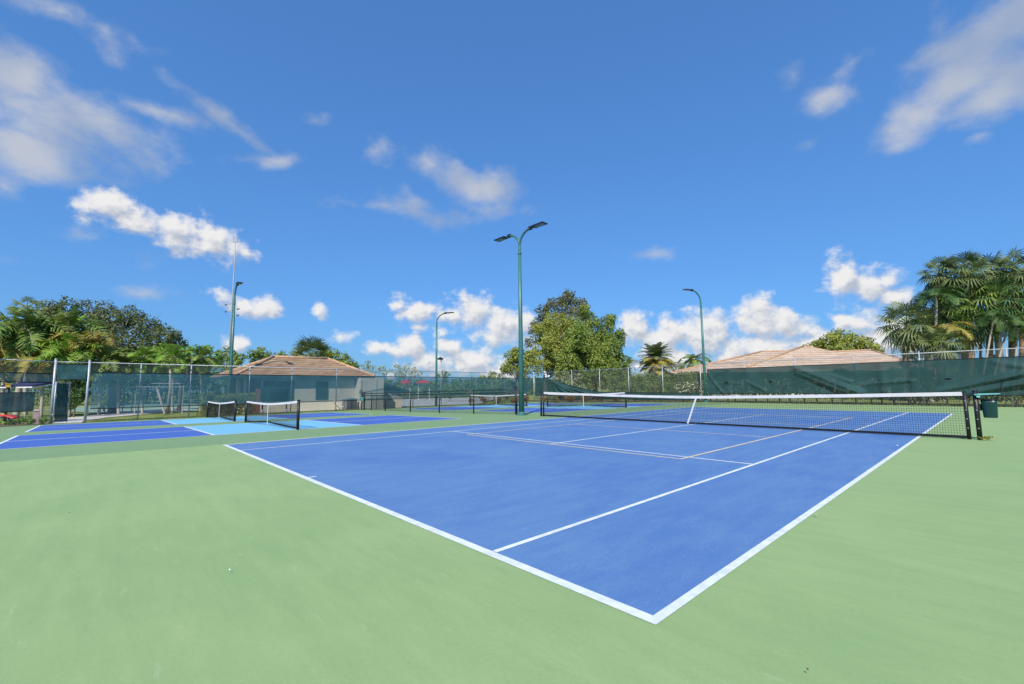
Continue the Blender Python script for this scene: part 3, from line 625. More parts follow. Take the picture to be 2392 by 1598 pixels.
# ------------------------------------------------------------------ lamp posts
def lamp(loc, arms, label, H=7.55, r0=.115, r1=.065, pad=True, reach=.85, rise=.75, head=(.62, .34)):
    x, y = loc; z = zg(x); t_ = thing('lamp_post', (x, y, z), label, 'lamp post', 'green lamp posts around the courts')
    mb = MB(); mb.tube([(x, y, z), (x, y, z+H*.5), (x, y, z+H)], [r0, (r0+r1)/2, r1], 14); mb.tube([(x, y, z+H-.38), (x, y, z+H-.32)], r1*1.3, 14); mb.build('pole', M['pole'], t_, True)
    if pad:
        mb = MB(); mb.box(x-.21, x+.21, y-.21, y+.21, z, z+.03); mb.tube([(x, y, z+.03), (x, y, z+.16)], [r0*1.25, r0*1.08], 14)
        for sx_ in (-1, 1):
            for sy_ in (-1, 1): mb.tube([(x+sx_*.16, y+sy_*.16, z+.03), (x+sx_*.16, y+sy_*.16, z+.08)], .018, 6)
        mb.build('base_plate', M['pole'], t_)
    for (ax, ay), up, tilt in arms:
        d = Vector((ax, ay, 0)).normalized(); P = []; sd_ = Vector((-d.y, d.x, 0))
        for k in range(13):
            a = k/12*math.pi/2*.93
            P.append(Vector((x, y, z+H))+Vector((0, 0, up*math.sin(a)))+d*(reach*(1-math.cos(a))))
        mb = MB(); mb.tube([Vector((x, y, z+H-.3))]+P, [r1*.85]+[r1*.78]*13, 12); mb.build('arm', M['pole'], t_, True)
        e = P[-1]; fw_ = (d+Vector((0, 0, tilt))).normalized(); un = sd_.cross(fw_)
        if un.z < 0: un = -un
        mb = MB(); mb.bar(e-fw_*.08, e+fw_*.12, .10, .16, un); mb.bar(e-un*.02+fw_*.1, e-un*.02+fw_*.30, .07, .06, un)
        s0, s1 = e+fw_*.26, e+fw_*(.26+head[0]); w1 = head[1]/2; th = .035
        mb.hexa([s0-sd_*w1*.8-un*th, s1-sd_*w1-un*th, s1+sd_*w1-un*th, s0+sd_*w1*.8-un*th, s0-sd_*w1*.8+un*th, s1-sd_*w1+un*th*.4, s1+sd_*w1+un*th*.4, s0+sd_*w1*.8+un*th])
        hd = mb.build('lamp_head', M['lamp'], t_)
        mb = MB(); a0, a1 = s0+fw_*.14-un*(th+.004), s1-fw_*.05-un*(th+.004)
        mb.quad(a0-sd_*w1*.7, a1-sd_*w1*.8, a1+sd_*w1*.8, a0+sd_*w1*.7); mb.build('lens', M['lens'], hd)
    return t_
rv = Vector((_r0.x, _r0.y)); fv = Vector((FH.x, FH.y))
lamp((-13.48, 12.05), [((-1, 0), .70, .0), ((1, 0), .70, .0)], 'tall green lamp post with two curved arms beside the tennis court', H=7.88, r0=.13, r1=.07, reach=.78, head=(.70, .36))
lamp((base(536, 29.2).x, base(536, 29.2).y), [((1, 0), .85, .0)], 'green lamp post with one arm beside the brown clubhouse roof', H=7.6, pad=False, reach=.6)
lamp((base(1019, 40.9).x, base(1019, 40.9).y), [((.9, .35), .8, .0)], 'green lamp post curving right in front of the distant white clouds', H=7.6, reach=1.05, pad=False)
q = column_on_line(1651, LK, RB)
lamp((q.x, q.y-.16), [((-.25, -1), .85, .0)], 'green lamp post curving left at the edge of the long windscreen', H=7.7, reach=1.0, pad=True)
b_ = base(1030, 62); t_ = thing('street_light', b_, 'small grey street light far behind the divider fence', 'street light')
ht = pt(1026, 838, 62).z
mb = MB(); mb.tube([b_, (b_.x, b_.y, ht)], [.11, .07], 8); mb.build('pole', M['metal_grey'], t_, True)
mb = MB(); mb.box(b_.x-.35, b_.x+.2, b_.y-.35, b_.y+.2, ht-.15, ht+.1); mb.tube([(b_.x-.1, b_.y-.1, ht+.1), (b_.x-.1, b_.y-.1, ht+.28)], [.16, .05], 8); mb.build('lamp_head', M['lamp'], t_)
b_ = base(531, 72); t_ = thing('floodlight_mast', b_, 'very tall thin mast with floodlights and a forked antenna on top', 'mast')
top = pt(544, 565, 72).z; zf = [pt(543, v, 72).z for v in (712, 722, 728, 737)]
mb = MB(); mb.tube([b_, (b_.x, b_.y, zf[0]), (b_.x, b_.y, top)], [.2, .11, .045], 10); mb.build('pole', M['metal_grey'], t_, True)
for z, s in zip(zf, (-1, 1, -1, 1)):
    mb = MB(); e = Vector((b_.x+rv.x*s*1.0, b_.y+rv.y*s*1.0, z+(-.05))); mb.bar((b_.x, b_.y, z+.3), e, .08, .08)
    mb.hexa([e+Vector((-.12, -.12, -.1)), e+Vector((.12, -.12, -.1)), e+Vector((.12, .12, -.06)), e+Vector((-.12, .12, -.06)), e+Vector((-.2, -.2, .1)), e+Vector((.2, -.2, .1)), e+Vector((.2, .2, .13)), e+Vector((-.2, .2, .13))]); mb.build('floodlight', M['metal_grey'], t_)
mb = MB()
for s in (-.28, .28): mb.tube([(b_.x+rv.x*s, b_.y+rv.y*s, top), (b_.x+rv.x*s*1.3, b_.y+rv.y*s*1.3, top+.85)], .04, 6)
mb.bar((b_.x-rv.x*.4, b_.y-rv.y*.4, top), (b_.x+rv.x*.4, b_.y+rv.y*.4, top), .12, .12); mb.build('antenna', M['metal_grey'], t_)

# ------------------------------------------------------------------ clubhouse
def hip(mb, x0, x1, y0, y1, ze, ridge, zr, th=.14):
    """closed hipped roof; ridge = two points on plan"""
    (ax, ay), (bx, by) = ridge
    c = [(x0, y0, ze), (x1, y0, ze), (x1, y1, ze), (x0, y1, ze)]
    if abs(ay-by) >= abs(ax-bx):
        lo, hi = ((ax, ay, zr), (bx, by, zr)) if ay < by else ((bx, by, zr), (ax, ay, zr))
        faces = [[c[0], c[1], lo], [c[1], c[2], hi, lo], [c[2], c[3], hi], [c[3], c[0], lo, hi]]
    else:
        lo, hi = ((ax, ay, zr), (bx, by, zr)) if ax < bx else ((bx, by, zr), (ax, ay, zr))
        faces = [[c[0], c[1], hi, lo], [c[1], c[2], hi], [c[2], c[3], lo, hi], [c[3], c[0], lo]]
    for f in faces: mb.poly(f)
    b = [(p[0], p[1], ze-.02) for p in c]; mb.poly(list(reversed(b)))
    return lo, hi, c
zc = zg(-33)-.02
club = thing('clubhouse', (-37, 9, zc), 'single storey cream clubhouse with brown tiled hip roof behind the sheer windscreen', 'building')
XF, YL, YR, XB = -32.3, 5.6, 13.2, -39.4; EZ = 2.30
mb = MB(); mb.box(XB, XF, YL, YR, zc-.1, zc+EZ+.12); mb.box(XF, -31.2, 12.45, 14.25, zc-.1, zc+EZ+.1); mb.build('wall', M['stucco'], club)
mb = MB(); lo, hi, cc_ = hip(mb, XB-.7, XF+.42, YL-1.3, 13.8, zc+EZ+.27, ((-36.0, 7.6), (-36.0, 11.66)), zc+4.08); roof = mb.build('roof', M['roof_club'], club)
mb = MB(); k = [Vector(p) for p in cc_]
for a, b in ((lo, hi), (lo, k[0]), (lo, k[1]), (hi, k[2]), (hi, k[3])): mb.tube([Vector(a)+Vector((0, 0, .02)), Vector(b)+Vector((0, 0, .02))], .10, 8)
mb.build('ridge_tiles', M['ridge'], roof, True)
mb = MB()
x0, x1, y0, y1 = XB-.72, XF+.44, YL-1.32, 13.82; z0, z1 = zc+EZ+.06, zc+EZ+.245
mb.box(x1-.03, x1, y0, y1, z0, z1); mb.box(x0, x1-.031, y0, y0+.03, z0, z1); mb.box(x0+.01, x1-.035, y0+.035, y1-.01, zc+EZ+.125, zc+EZ+.14); mb.build('fascia', M['trim'], club)
def on_front(u, v, xw):                          # point of the wall plane x = xw seen at photo column u
    q = column_on_line(u, (xw, 0), (xw, 30)); D = (Vector((q.x, q.y, 0))-Vector((CX, CY, 0))).dot(FH); return q.y, pt(u, v, D).z
y0, zt_ = on_front(617, 893, XF); y1, zb2 = on_front(683, 936, XF)
mb = MB(); mb.box(XF-.02, XF+.05, y0-.06, y1+.06, zb2, zt_+.06); dr = mb.build('roller_shutter', M['trim'], club)
mb = MB()
for k in range(9):
    z = zb2+.06+(zt_-zb2)*k/9.3; mb.box(XF+.051, XF+.075, y0+.04, y1-.04, z, z+.12)
mb.build('slats', mat('shutter_slats', (.03, .085, .085), .6, .1, 3), dr)
y0, zt_ = on_front(737, 892, XF); y1, zb2 = on_front(765, 932, XF)
mb = MB()
for a, b, c, d in ((y0, y1, zt_-.06, zt_), (y0, y1, zb2, zb2+.06), (y0, y0+.06, zb2+.061, zt_-.061), (y1-.06, y1, zb2+.061, zt_-.061), (y0+.061, y1-.061, (zt_+zb2)/2-.03, (zt_+zb2)/2+.03)): mb.box(XF-.01, XF+.06, a, b, c, d)
wd = mb.build('window', M['trim'], club)
mb = MB(); mb.box(XF-.01, XF+.02, y0+.06, y1-.06, zb2+.06, zt_-.06); mb.build('pane', M['glass'], wd)
y0, z0 = on_front(616, 884, XF); mb = MB(); mb.box(XF, XF+.14, y0-.05, y0+.05, z0+.05, z0+.12); mb.tube([(XF+.12, y0, z0+.12), (XF+.14, y0, z0-.1)], [.05, .12], 10); mb.build('wall_lamp', M['white'], club)
mb = MB()                                        # meter and conduits on the annex wall
yy, zz = on_front(842, 915, -31.2); mb.box(-31.2, -31.08, yy-.10, yy+.10, zz-.2, zz+.12); mb.tube([(-31.13, yy, zz+.12), (-31.13, yy, zc+EZ)], .02, 6); mb.build('meter_box', M['metal_grey'], club)
for x in (-32.9, -33.9, -35.0, -36.2, -37.6, -39.2):       # porch side: brick piers and white columns
    mb = MB(); mb.box(x-.22, x+.22, YL-.32, YL-.02, zc, zc+EZ+.1); mb.build('column', M['white'] if x in (-33.9, -36.2, -39.2) else M['brick'], club)
mb = MB(); mb.box(-34.7, -34.15, YL-.03, YL+.02, zc+.1, zc+2.0); mb.build('porch_window', M['glass'], club); mb = MB(); mb.box(-38.9, -37.9, YL-.03, YL+.02, zc+.3, zc+2.0); mb.build('porch_window', M['glass'], club)
mb = MB(); mb.box(-32.75, XF+.012, YL-.012, YL+.3, zc, zc+EZ+.1); mb.build('brick_corner', M['brick'], club)

sh = thing('shed', (-33, 16, zc), 'low cream wing with a dark sloping roof right of the clubhouse', 'shed')
mb = MB(); mb.box(-37, -32.4, 14.9, 16.5, zc-.1, zc+1.36); mb.build('wall', M['stucco'], sh)
mb = MB(); mb.hexa([(-37.3, 14.4, zc+1.95), (-32.0, 14.4, zc+1.95), (-32.0, 17.0, zc+1.25), (-37.3, 17.0, zc+1.25), (-37.3, 14.4, zc+2.15), (-32.0, 14.4, zc+2.15), (-32.0, 17.0, zc+1.42), (-37.3, 17.0, zc+1.42)]); mb.build('roof', M['trim'], sh)

ac = thing('air_conditioner', (-31.75, 11.85, zc), 'grey outdoor air conditioner on the ground against the clubhouse annex', 'air conditioner')
mb = MB(); mb.box(-32.05, -31.4, 11.35, 12.25, zc+.06, zc+.86); bd = mb.build('cabinet', M['metal_grey'], ac)
mb = MB()
for k in range(11): mb.box(-31.399, -31.385, 11.42, 12.18, zc+.12+k*.065, zc+.155+k*.065)
for k in range(11): mb.box(-32.0, -31.45, 11.335, 11.349, zc+.12+k*.065, zc+.155+k*.065)
mb.build('grille', M['grille'], ac)
mb = MB(); mb.tube([(-31.73, 11.8, zc+.86), (-31.73, 11.8, zc+.89)], .3, 18); mb.build('fan_guard', M['grille'], ac)
mb = MB(); mb.tube([(-31.7, 11.35, zc+.3), (-31.7, 11.05, zc+.25), (-31.75, 10.85, zc+.5), (-31.95, 10.75, zc+.75), (-32.2, 10.7, zc+.8)], .025, 6); mb.build('pipe', M['white'], ac)
mb = MB(); mb.box(-32.1, -31.3, 11.25, 12.35, zc-.05, zc+.058); mb.build('pad', M['concrete'], ac)

nb = thing('notice_board', (-30.3, 6.1, zg(-30.3)), 'dark green board on two black legs with white sleeves by the fence', 'board')
ya, yb = 5.55, 6.95; zz = zg(-30.3)
mb = MB(); mb.box(-30.34, -30.26, ya-.12, yb+.12, zz+.78, zz+1.62); mb.build('panel', M['trim'], nb)
for y in (ya, yb):
    mb = MB(); mb.box(-30.255, -30.19, y-.035, y+.035, zz, zz+1.5); lg = mb.build('leg', M['black'], nb)
    mb = MB(); mb.tube([(-30.222, y, zz), (-30.222, y, zz+.27)], .075, 10); mb.build('sleeve', M['white'], lg, True)

# ------------------------------------------------------------------ other things beyond the left fence
cp = base(63, 23.2); t_ = thing('shade_canopy', cp, 'flat navy canopy with white edge on a pale pole left of the gate', 'canopy')
zt_ = pt(63, 906, 23.2).z; d1 = Vector((_r0.x, _r0.y, 0)); d2 = Vector((FH.x, FH.y, 0)); c_ = Vector((cp.x, cp.y, zt_))
mb = MB(); mb.tube([cp, (cp.x, cp.y, zt_)], .035, 10); mb.build('pole', M['white'], t_, True)
wl = m(37, 23.2)
mb = MB(); A = [c_-d1*wl-d2*.5, c_+d1*wl-d2*.5, c_+d1*wl+d2*.6+Vector((0, 0, .2)), c_-d1*wl+d2*.6+Vector((0, 0, .2))]
mb.hexa([p+Vector((0, 0, .05)) for p in A]+[p+Vector((0, 0, .13)) for p in A]); mb.build('top', M['navy'], t_)
mb = MB(); mb.bar(A[0]+Vector((0, 0, .02))-d2*.03, A[1]+Vector((0, 0, .02))-d2*.03, .05, .06); mb.bar(A[0]+d1*.02, A[3]+d1*.02, .05, .05); mb.bar(A[1]-d1*.02, A[2]-d1*.02, .05, .05); mb.build('edge', M['white'], t_)
b_ = base(17, 22.5); t_ = thing('call_box', b_, 'yellow box on a dark post at the far left of the fence', 'box')
zt_ = pt(17, 905, 22.5).z; mb = MB(); mb.tube([b_, (b_.x, b_.y, zt_+.25)], .07, 8); mb.build('post', M['black'], t_, True)
mb = MB(); mb.box(b_.x+.05, b_.x+.19, b_.y-.09, b_.y+.09, zt_, zt_+.16); mb.box(b_.x+.04, b_.x+.21, b_.y-.11, b_.y+.11, zt_+.16, zt_+.19); mb.build('box', M['yellow'], t_)
b_ = base(89, 21.8); mb = MB(); mb.box(b_.x-.11, b_.x+.11, b_.y-.11, b_.y+.11, b_.z, b_.z+.62); mb.hexa([(b_.x-.13, b_.y-.13, b_.z+.62), (b_.x+.13, b_.y-.13, b_.z+.62), (b_.x+.13, b_.y+.13, b_.z+.62), (b_.x-.13, b_.y+.13, b_.z+.62), (b_.x-.06, b_.y-.06, b_.z+.7), (b_.x+.06, b_.y-.06, b_.z+.7), (b_.x+.06, b_.y+.06, b_.z+.7), (b_.x-.06, b_.y+.06, b_.z+.7)])
tag(recentre(mb.build('bollard', M['pinkwood']), b_), 'weathered pinkish square post under the dark cloth by the gate', 'post')
b_ = base(8, 21.6); t_ = thing('red_bench', b_, 'long red curved seat low on the ground at the far left', 'bench')
mb = MB(); rows = []
for k in range(15):
    s = (k/14-.5)*2; c_ = Vector((b_.x, b_.y, b_.z+.42-.14*max(0, s)**3))+d1*(s*.75); rows.append([c_-d2*.2, c_-d2*.2+Vector((0, 0, .05)), c_+d2*.2+Vector((0, 0, .06)), c_+d2*.2, c_-d2*.2])
mb.grid(rows); mb.build('seat', M['red'], t_, True)
for s in (-.4, .4):
    mb = MB(); c_ = Vector((b_.x, b_.y, b_.z))+d1*s; mb.tube([c_, c_+Vector((0, 0, .42))], .05, 8); mb.build('leg', M['black'], t_)
mb = MB(); c_ = Vector((b_.x, b_.y, b_.z+.49))+d1*.08; mb.tube([c_+Vector((0, 0, -.03)), c_+Vector((0, 0, .0)), c_+Vector((0, 0, .05))], [.06, .07, .03], 8); mb.build('knob', M['yellow'], t_)
# second fence, bench and sign seen through the sheer cloth
t_ = thing('metal_frame', base(310, 33), 'pale pipe frame with two long rails seen through the sheer windscreen', 'frame')
for va, D_ in ((896, 34), (904, 33)):
    mb = MB(); mb.tube([pt(196, va, D_), pt(431, va, D_)], .028, 8); mb.build('rail', M['galv'], t_)
for u, D_ in ((317, 33), (428, 33), (310, 34)):
    b_ = base(u, D_); mb = MB(); mb.tube([b_, (b_.x, b_.y, pt(u, 900, D_).z)], .035, 8); mb.build('post', M['galv'], t_)
b_ = base(268, 37); t_ = thing('park_bench', b_, 'white slatted bench on the lawn seen under the sheer windscreen', 'bench')
for s in range(4):
    mb = MB(); c_ = Vector((b_.x, b_.y, b_.z+.44))-d2*(.2-.12*s); mb.bar(c_-d1*.7, c_+d1*.7, .09, .03); mb.build('slat', M['white'], t_)
for s in (-.55, .55):
    mb = MB(); c_ = Vector((b_.x, b_.y, b_.z))+d1*s
    for e in (-.2, .2): mb.bar(c_+d2*e, c_+d2*e+Vector((0, 0, .42)), .06, .05, d1)
    mb.bar(c_+d2*.22+Vector((0, 0, .4)), c_+d2*.32+Vector((0, 0, .85)), .05, .05); mb.build('leg', M['white'], t_)
for k in range(2):
    mb = MB(); c_ = Vector((b_.x, b_.y, b_.z+.6+.16*k))+d2*(.27+.03*k); mb.bar(c_-d1*.7, c_+d1*.7, .03, .1); mb.build('back_slat', M['white'], t_)
b_ = base(335, 36); t_ = thing('sign_board', b_, 'pale arched sign board on a post seen through the sheer windscreen', 'sign')
z0 = pt(335, 925, 36).z; z1 = pt(335, 907, 36).z; ww = m(6.5, 36)
mb = MB(); P = [(-ww, z0), (ww, z0), (ww, z1-.08)]+[(ww*math.cos(a), z1-.08+.12*math.sin(a)) for a in (.5, 1.0, 1.57, 2.1, 2.6)]+[(-ww, z1-.08)]
for e in (-.03, .03): mb.poly([(b_.x+d1.x*s+d2.x*e, b_.y+d1.y*s+d2.y*e, z) for s, z in P])
for i in range(len(P)):
    (s, z), (s2, z2) = P[i], P[(i+1) % len(P)]
    mb.quad(*[(b_.x+d1.x*a+d2.x*e, b_.y+d1.y*a+d2.y*e, c) for a, c, e in ((s, z, -.03), (s2, z2, -.03), (s2, z2, .03), (s, z, .03))])
mb.build('panel', M['white'], t_)
mb = MB(); mb.tube([b_, (b_.x, b_.y, z0)], .05, 8); mb.build('post', M['galv'], t_)
# yard beyond the shed: backboard and red shades
b_ = base(912, 56); t_ = thing('basketball_hoop', b_, 'white fan shaped basketball backboard above the windscreen near the shed', 'basketball hoop')
zc_ = pt(911, 879, 56).z; pts_ = [(-.38, -.42), (.38, -.42), (.55, -.1), (.5, .25), (.28, .45), (-.28, .45), (-.5, .25), (-.55, -.1)]; dd = (d1*.62+d2*.78)
mb = MB()
for e in (-.03, .03): mb.poly([Vector((b_.x, b_.y, zc_))+dd*s+Vector((0, 0, z))+Vector((dd.y, -dd.x, 0))*e for s, z in pts_])
for i in range(8):
    (s, z), (s2, z2) = pts_[i], pts_[(i+1) % 8]; nn_ = Vector((dd.y, -dd.x, 0))*.03; o_ = Vector((b_.x, b_.y, zc_))
    mb.quad(o_+dd*s+Vector((0, 0, z))-nn_, o_+dd*s2+Vector((0, 0, z2))-nn_, o_+dd*s2+Vector((0, 0, z2))+nn_, o_+dd*s+Vector((0, 0, z))+nn_)
mb.build('backboard', M['white'], t_)
rc = Vector((b_.x, b_.y, zc_-.35))+Vector((dd.y, -dd.x, 0))*.3
mb = MB(); mb.tube([rc+Vector((.22*math.cos(a), .22*math.sin(a), 0)) for a in [k*math.pi/7 for k in range(15)]], .02, 6); mb.build('rim', M['red'], t_)
mb = MB(); mb.tube([b_+d2*.5, Vector((b_.x, b_.y, zc_-.2))+d2*.5, Vector((b_.x, b_.y, zc_))], .07, 8); mb.build('post', M['galv'], t_)
for u, wpx, lab in ((948, 11, 'small red awning on white posts seen through the windscreen beside the hoop'), (990, 15, 'larger red awning on white posts seen through the windscreen left of a lamp post')):
    b_ = base(u, 66); t_ = thing('red_awning', b_, lab, 'awning', 'red awnings beyond the shed'); zz = pt(u, 893, 66).z; ww = m(wpx, 66)
    mb = MB(); o_ = Vector((b_.x, b_.y, zz)); cs = [o_-d1*ww-d2*.8, o_+d1*ww-d2*.8, o_+d1*ww+d2*.8, o_-d1*ww+d2*.8]; ap = o_+Vector((0, 0, .42))
    for i in range(4): mb.poly([cs[i], cs[(i+1) % 4], ap])
    for i in range(4): mb.quad(cs[i]-Vector((0, 0, .16)), cs[(i+1) % 4]-Vector((0, 0, .16)), cs[(i+1) % 4], cs[i])
    mb.build('canvas', M['red'], t_)
    for s in (-.85, .85):
        mb = MB(); mb.tube([b_+d1*ww*s, o_+d1*ww*s], .06, 8); mb.build('post', M['white'], t_)

# ------------------------------------------------------------------ house beyond the back fence
D_ = 46; hb = base(1900, D_)
hs = thing('house', hb, 'house with a broad tan tiled roof of several hips behind the hedge', 'building')
ex = Vector((_r0.x, _r0.y, 0)); ey = Vector((FH.x, FH.y, 0)); O = CAM+ey*D_; O.z = 0
def hp(u, v, dd_=0): return pt(u, v, D_+dd_)
roof_m = MB()
def P3(lat, dep, z): return O+ex*lat+ey*dep+Vector((0, 0, z))
def lat(u): return (u-1196)/FPX*D_
EZh = 2.55
ax_, az_ = lat(1880), hp(1880, 810, 6).z*1.0
# front wing: hipped roof whose apex is the pointed peak
L0, L1 = lat(1575), lat(2168)
apex = P3(lat(1880)*(D_+6)/D_, 6, hp(1880, 809, 6).z); rr_ = P3(lat(1945)*(D_+6)/D_, 6, hp(1943, 822, 6).z); re = P3(lat(2036)*(D_+6)/D_, 6, hp(2036, 818, 6).z)
fl, fr = P3(L0, -1.0, EZh), P3(L1, -1.0, EZh); bl, br = P3(L0*1.2, 14, EZh), P3(L1*1.2, 14, EZh)
lf2 = P3(lat(1780)*(D_+9)/D_, 9, hp(1780, 822, 9).z); lf3 = P3(lat(1840)*(D_+9)/D_, 9, hp(1840, 820, 9).z)
fm1 = P3(lat(1700), -1.0, EZh)
roof_m.poly([fm1, apex, P3(L0, 2.6, EZh)]); roof_m.poly([P3(L0, 2.6, EZh), apex, lf3, lf2]); roof_m.poly([fm1, fr, re, rr_, apex]); roof_m.poly([fr, br, re]); roof_m.poly([P3(L0, 2.6, EZh), lf2, bl]); roof_m.poly([br, bl, lf2, lf3, apex, rr_, re])
ro = roof_m.build('roof', M['roof_house'], hs)
mb = MB()
for a, b in ((fm1, apex), (apex, rr_), (rr_, re), (re, fr), (lf2, lf3), (P3(L0, 2.6, EZh), lf2), (lf3, apex)): mb.tube([Vector(a)+Vector((0, 0, .03)), Vector(b)+Vector((0, 0, .03))], .11, 8)
mb.build('ridge_tiles', M['ridge'], ro, True)
mb = MB(); wq = [P3(lat(1706), -.3, zg(0)), P3(L1-.7, -.3, 0), P3((L1-.7)*1.15, 12, 0), P3((L0+1)*1.15, 12, 0), P3(L0+.9, 3.0, 0)]
for i in range(5):
    a, b = wq[i], wq[(i+1) % 5]; mb.quad(Vector((a.x, a.y, -.2)), Vector((b.x, b.y, -.2)), Vector((b.x, b.y, EZh-.03)), Vector((a.x, a.y, EZh-.03)))
mb.build('wall', M['stucco'], hs)
for k in (1760, 1860, 1960, 2060):
    mb = MB(); o_ = P3(lat(k), -.34, 0); mb.hexa([o_-ex*.7+Vector((0, 0, .9)), o_+ex*.7+Vector((0, 0, .9)), o_+ex*.7+ey*.06+Vector((0, 0, .9)), o_-ex*.7+ey*.06+Vector((0, 0, .9)), o_-ex*.7+Vector((0, 0, 2.1)), o_+ex*.7+Vector((0, 0, 2.1)), o_+ex*.7+ey*.06+Vector((0, 0, 2.1)), o_-ex*.7+ey*.06+Vector((0, 0, 2.1))]); mb.build('window', M['glass'], hs)
b_ = base(1484, 44); dc = pt(1484, 851, 44); t_ = thing('satellite_dish', b_, 'pale round satellite dish on a pole left of the skirted palm', 'satellite dish')
mb = MB(); mb.tube([b_, dc+ey*.12], .04, 8); mb.build('pole', M['galv'], t_)
mb = MB(); rows = []
for j in range(6):
    r_ = .42*j/5; rows.append([dc+ex*(r_*math.cos(a))+Vector((0, 0, 1))*(r_*math.sin(a))-ey*(.25*(r_/.42)**2*.4) for a in [2*math.pi*k/20 for k in range(21)]])
mb.grid(rows); mb.grid([[p+ey*.02 for p in r_] for r_ in rows]); mb.build('dish', M['galv'], t_, True)

# ------------------------------------------------------------------ trees
def leafquad(mb, c, n, s, rnd, asp=.55):
    n = n.normalized(); t = n.cross(Vector((rnd.uniform(-1, 1), rnd.uniform(-1, 1), rnd.uniform(-1, 1))))
    if t.length < 1e-3: return
    t.normalize(); b = n.cross(t); l = s*.5; w_ = l*asp
    mb.quad(c-t*l, c+b*w_-t*l*.1, c+t*l, c-b*w_-t*l*.1)
def foliage(mb, blobs, leaf, dens, rnd, sub=9, flat=1.0):
    """leaves on the shells of many small clumps that sit on larger masses: uneven outline, gaps, deep hollows"""
    for (c, r) in blobs:
        cl = [(c, r*.72)]
        for k in range(sub):
            d = Vector((rnd.gauss(0, 1), rnd.gauss(0, 1), rnd.gauss(0, .9))).normalized(); cl.append((c+Vector((d.x, d.y, d.z*flat))*r*rnd.uniform(.55, .85), r*rnd.uniform(.26, .46)))
        for (cc, rr2) in cl:
            nl = int(4.0*dens*4*math.pi*rr2*rr2/(leaf*leaf))
            for _ in range(nl):
                d = Vector((rnd.gauss(0, 1), rnd.gauss(0, 1), rnd.gauss(0, 1))).normalized(); q = cc+Vector((d.x, d.y, d.z*flat))*rr2*(1-.45*rnd.random()**2)*rnd.uniform(.9, 1.12)
                leafquad(mb, q, d+Vector((rnd.uniform(-.8, .8), rnd.uniform(-.8, .8), rnd.uniform(-.3, .9))), leaf*rnd.uniform(.6, 1.3), rnd)
def tree(label, D, blobs_px, lm, leaf, dens, seed, trunk=.2, tu=None, cat='tree', group=None, name='tree', sub=9, spread=.5, flat=1.0, bark='bark', twigs=0):
    rnd = random.Random(seed); us = [b[0] for b in blobs_px]; tu = tu if tu is not None else sum(us)/len(us)
    b_ = base(tu, D); t_ = thing(name, b_, label, cat, group); bl = []
    for b in blobs_px:
        u, v, rp = b[:3]; off = b[3] if len(b) > 3 else rnd.uniform(-1, 1)*spread; r = m(rp, D); c = pt(u, v, D+off*r*1.6); bl.append((c, r))
    mb = MB(); top = max(c.z for c, r in bl); mid = Vector((b_.x, b_.y, b_.z+(top-b_.z)*.45)); j = Vector((rnd.uniform(-.2, .2), rnd.uniform(-.2, .2), 0))*trunk*4
    mb.tube([b_+Vector((0, 0, -.1)), b_+Vector((0, 0, .25)), (b_+mid)/2+j, mid], [trunk*1.5, trunk*1.1, trunk*.95, trunk*.75], 9)
    for c, r in bl:
        k = mid+(c-mid)*.5+Vector((rnd.uniform(-.2, .2), rnd.uniform(-.2, .2), .12*(c-mid).length)); mb.tube([mid-Vector((0, 0, .3)), k, c], [trunk*.5, trunk*.32, trunk*.1], 6)
        for _ in range(twigs):
            d = Vector((rnd.gauss(0, 1), rnd.gauss(0, 1), abs(rnd.gauss(0, 1)))).normalized(); mb.tube([c, c+d*r*.6+Vector((0, 0, -.1*r)), c+d*r*1.08], [trunk*.1, trunk*.06, .012], 4)
    mb.build('trunk', M[bark], t_, True)
    mb = MB(); foliage(mb, bl, leaf, dens, rnd, sub, flat); mb.build('crown', M[lm], t_)
    return t_
# left background
tree('large dark olive tree spreading behind the palms on the left', 58, [(120, 735, 36), (160, 728, 36), (205, 728, 38), (250, 742, 40), (300, 745, 42), (345, 762, 38), (385, 785, 34), (418, 803, 24), (180, 775, 45), (240, 795, 48), (300, 805, 48), (355, 815, 40), (400, 825, 26), (120, 790, 45), (130, 835, 40), (200, 840, 45), (290, 850, 40)],
     'lf_dark', .34, .30, 11, .45, 270, twigs=5)
tree('layered bright green tree left of the lamp post near the clubhouse', 40, [(325, 838, 24), (355, 832, 26), (388, 828, 26), (420, 826, 24), (452, 822, 22), (478, 818, 20), (500, 838, 20), (440, 850, 26), (380, 855, 26)], 'lf_bright', .30, .34, 12, .14, 420)
G_ = 'small trees beyond the clubhouse'
tree('dark green tree directly behind the left lamp post', 52, [(520, 826, 18), (540, 832, 18), (560, 838, 17), (512, 845, 16), (545, 850, 18)], 'lf_mid', .26, .34, 13, .15, group=G_)
tree('rounded green tree rising behind the left end of the clubhouse roof', 56, [(590, 828, 15), (612, 824, 17), (628, 832, 14), (602, 842, 18), (640, 846, 12)], 'lf_mid', .26, .36, 14, .15, group=G_)
tree('small feathery tree between two larger trees above the clubhouse ridge', 60, [(650, 832, 10), (661, 830, 11), (656, 844, 12)], 'lf_mid', .22, .34, 15, .12, group=G_)
tree('green tree over the right end of the clubhouse roof', 58, [(752, 838, 18), (766, 832, 17), (780, 828, 16), (800, 836, 18), (815, 845, 17), (826, 856, 14), (795, 850, 18)], 'lf_mid', .28, .36, 16, .15, group=G_)
G_ = 'thin pale trees on the horizon'
tree('thin upright pale tree just right of the clubhouse roof', 84, [(858, 846, 9), (853, 858, 12), (866, 860, 12), (862, 872, 13)], 'lf_pale', .3, .16, 17, .1, group=G_, sub=6)
tree('small rounded pale tree behind the white backboard', 84, [(893, 861, 11), (884, 868, 9), (900, 872, 11)], 'lf_pale', .3, .18, 18, .1, group=G_, sub=6)
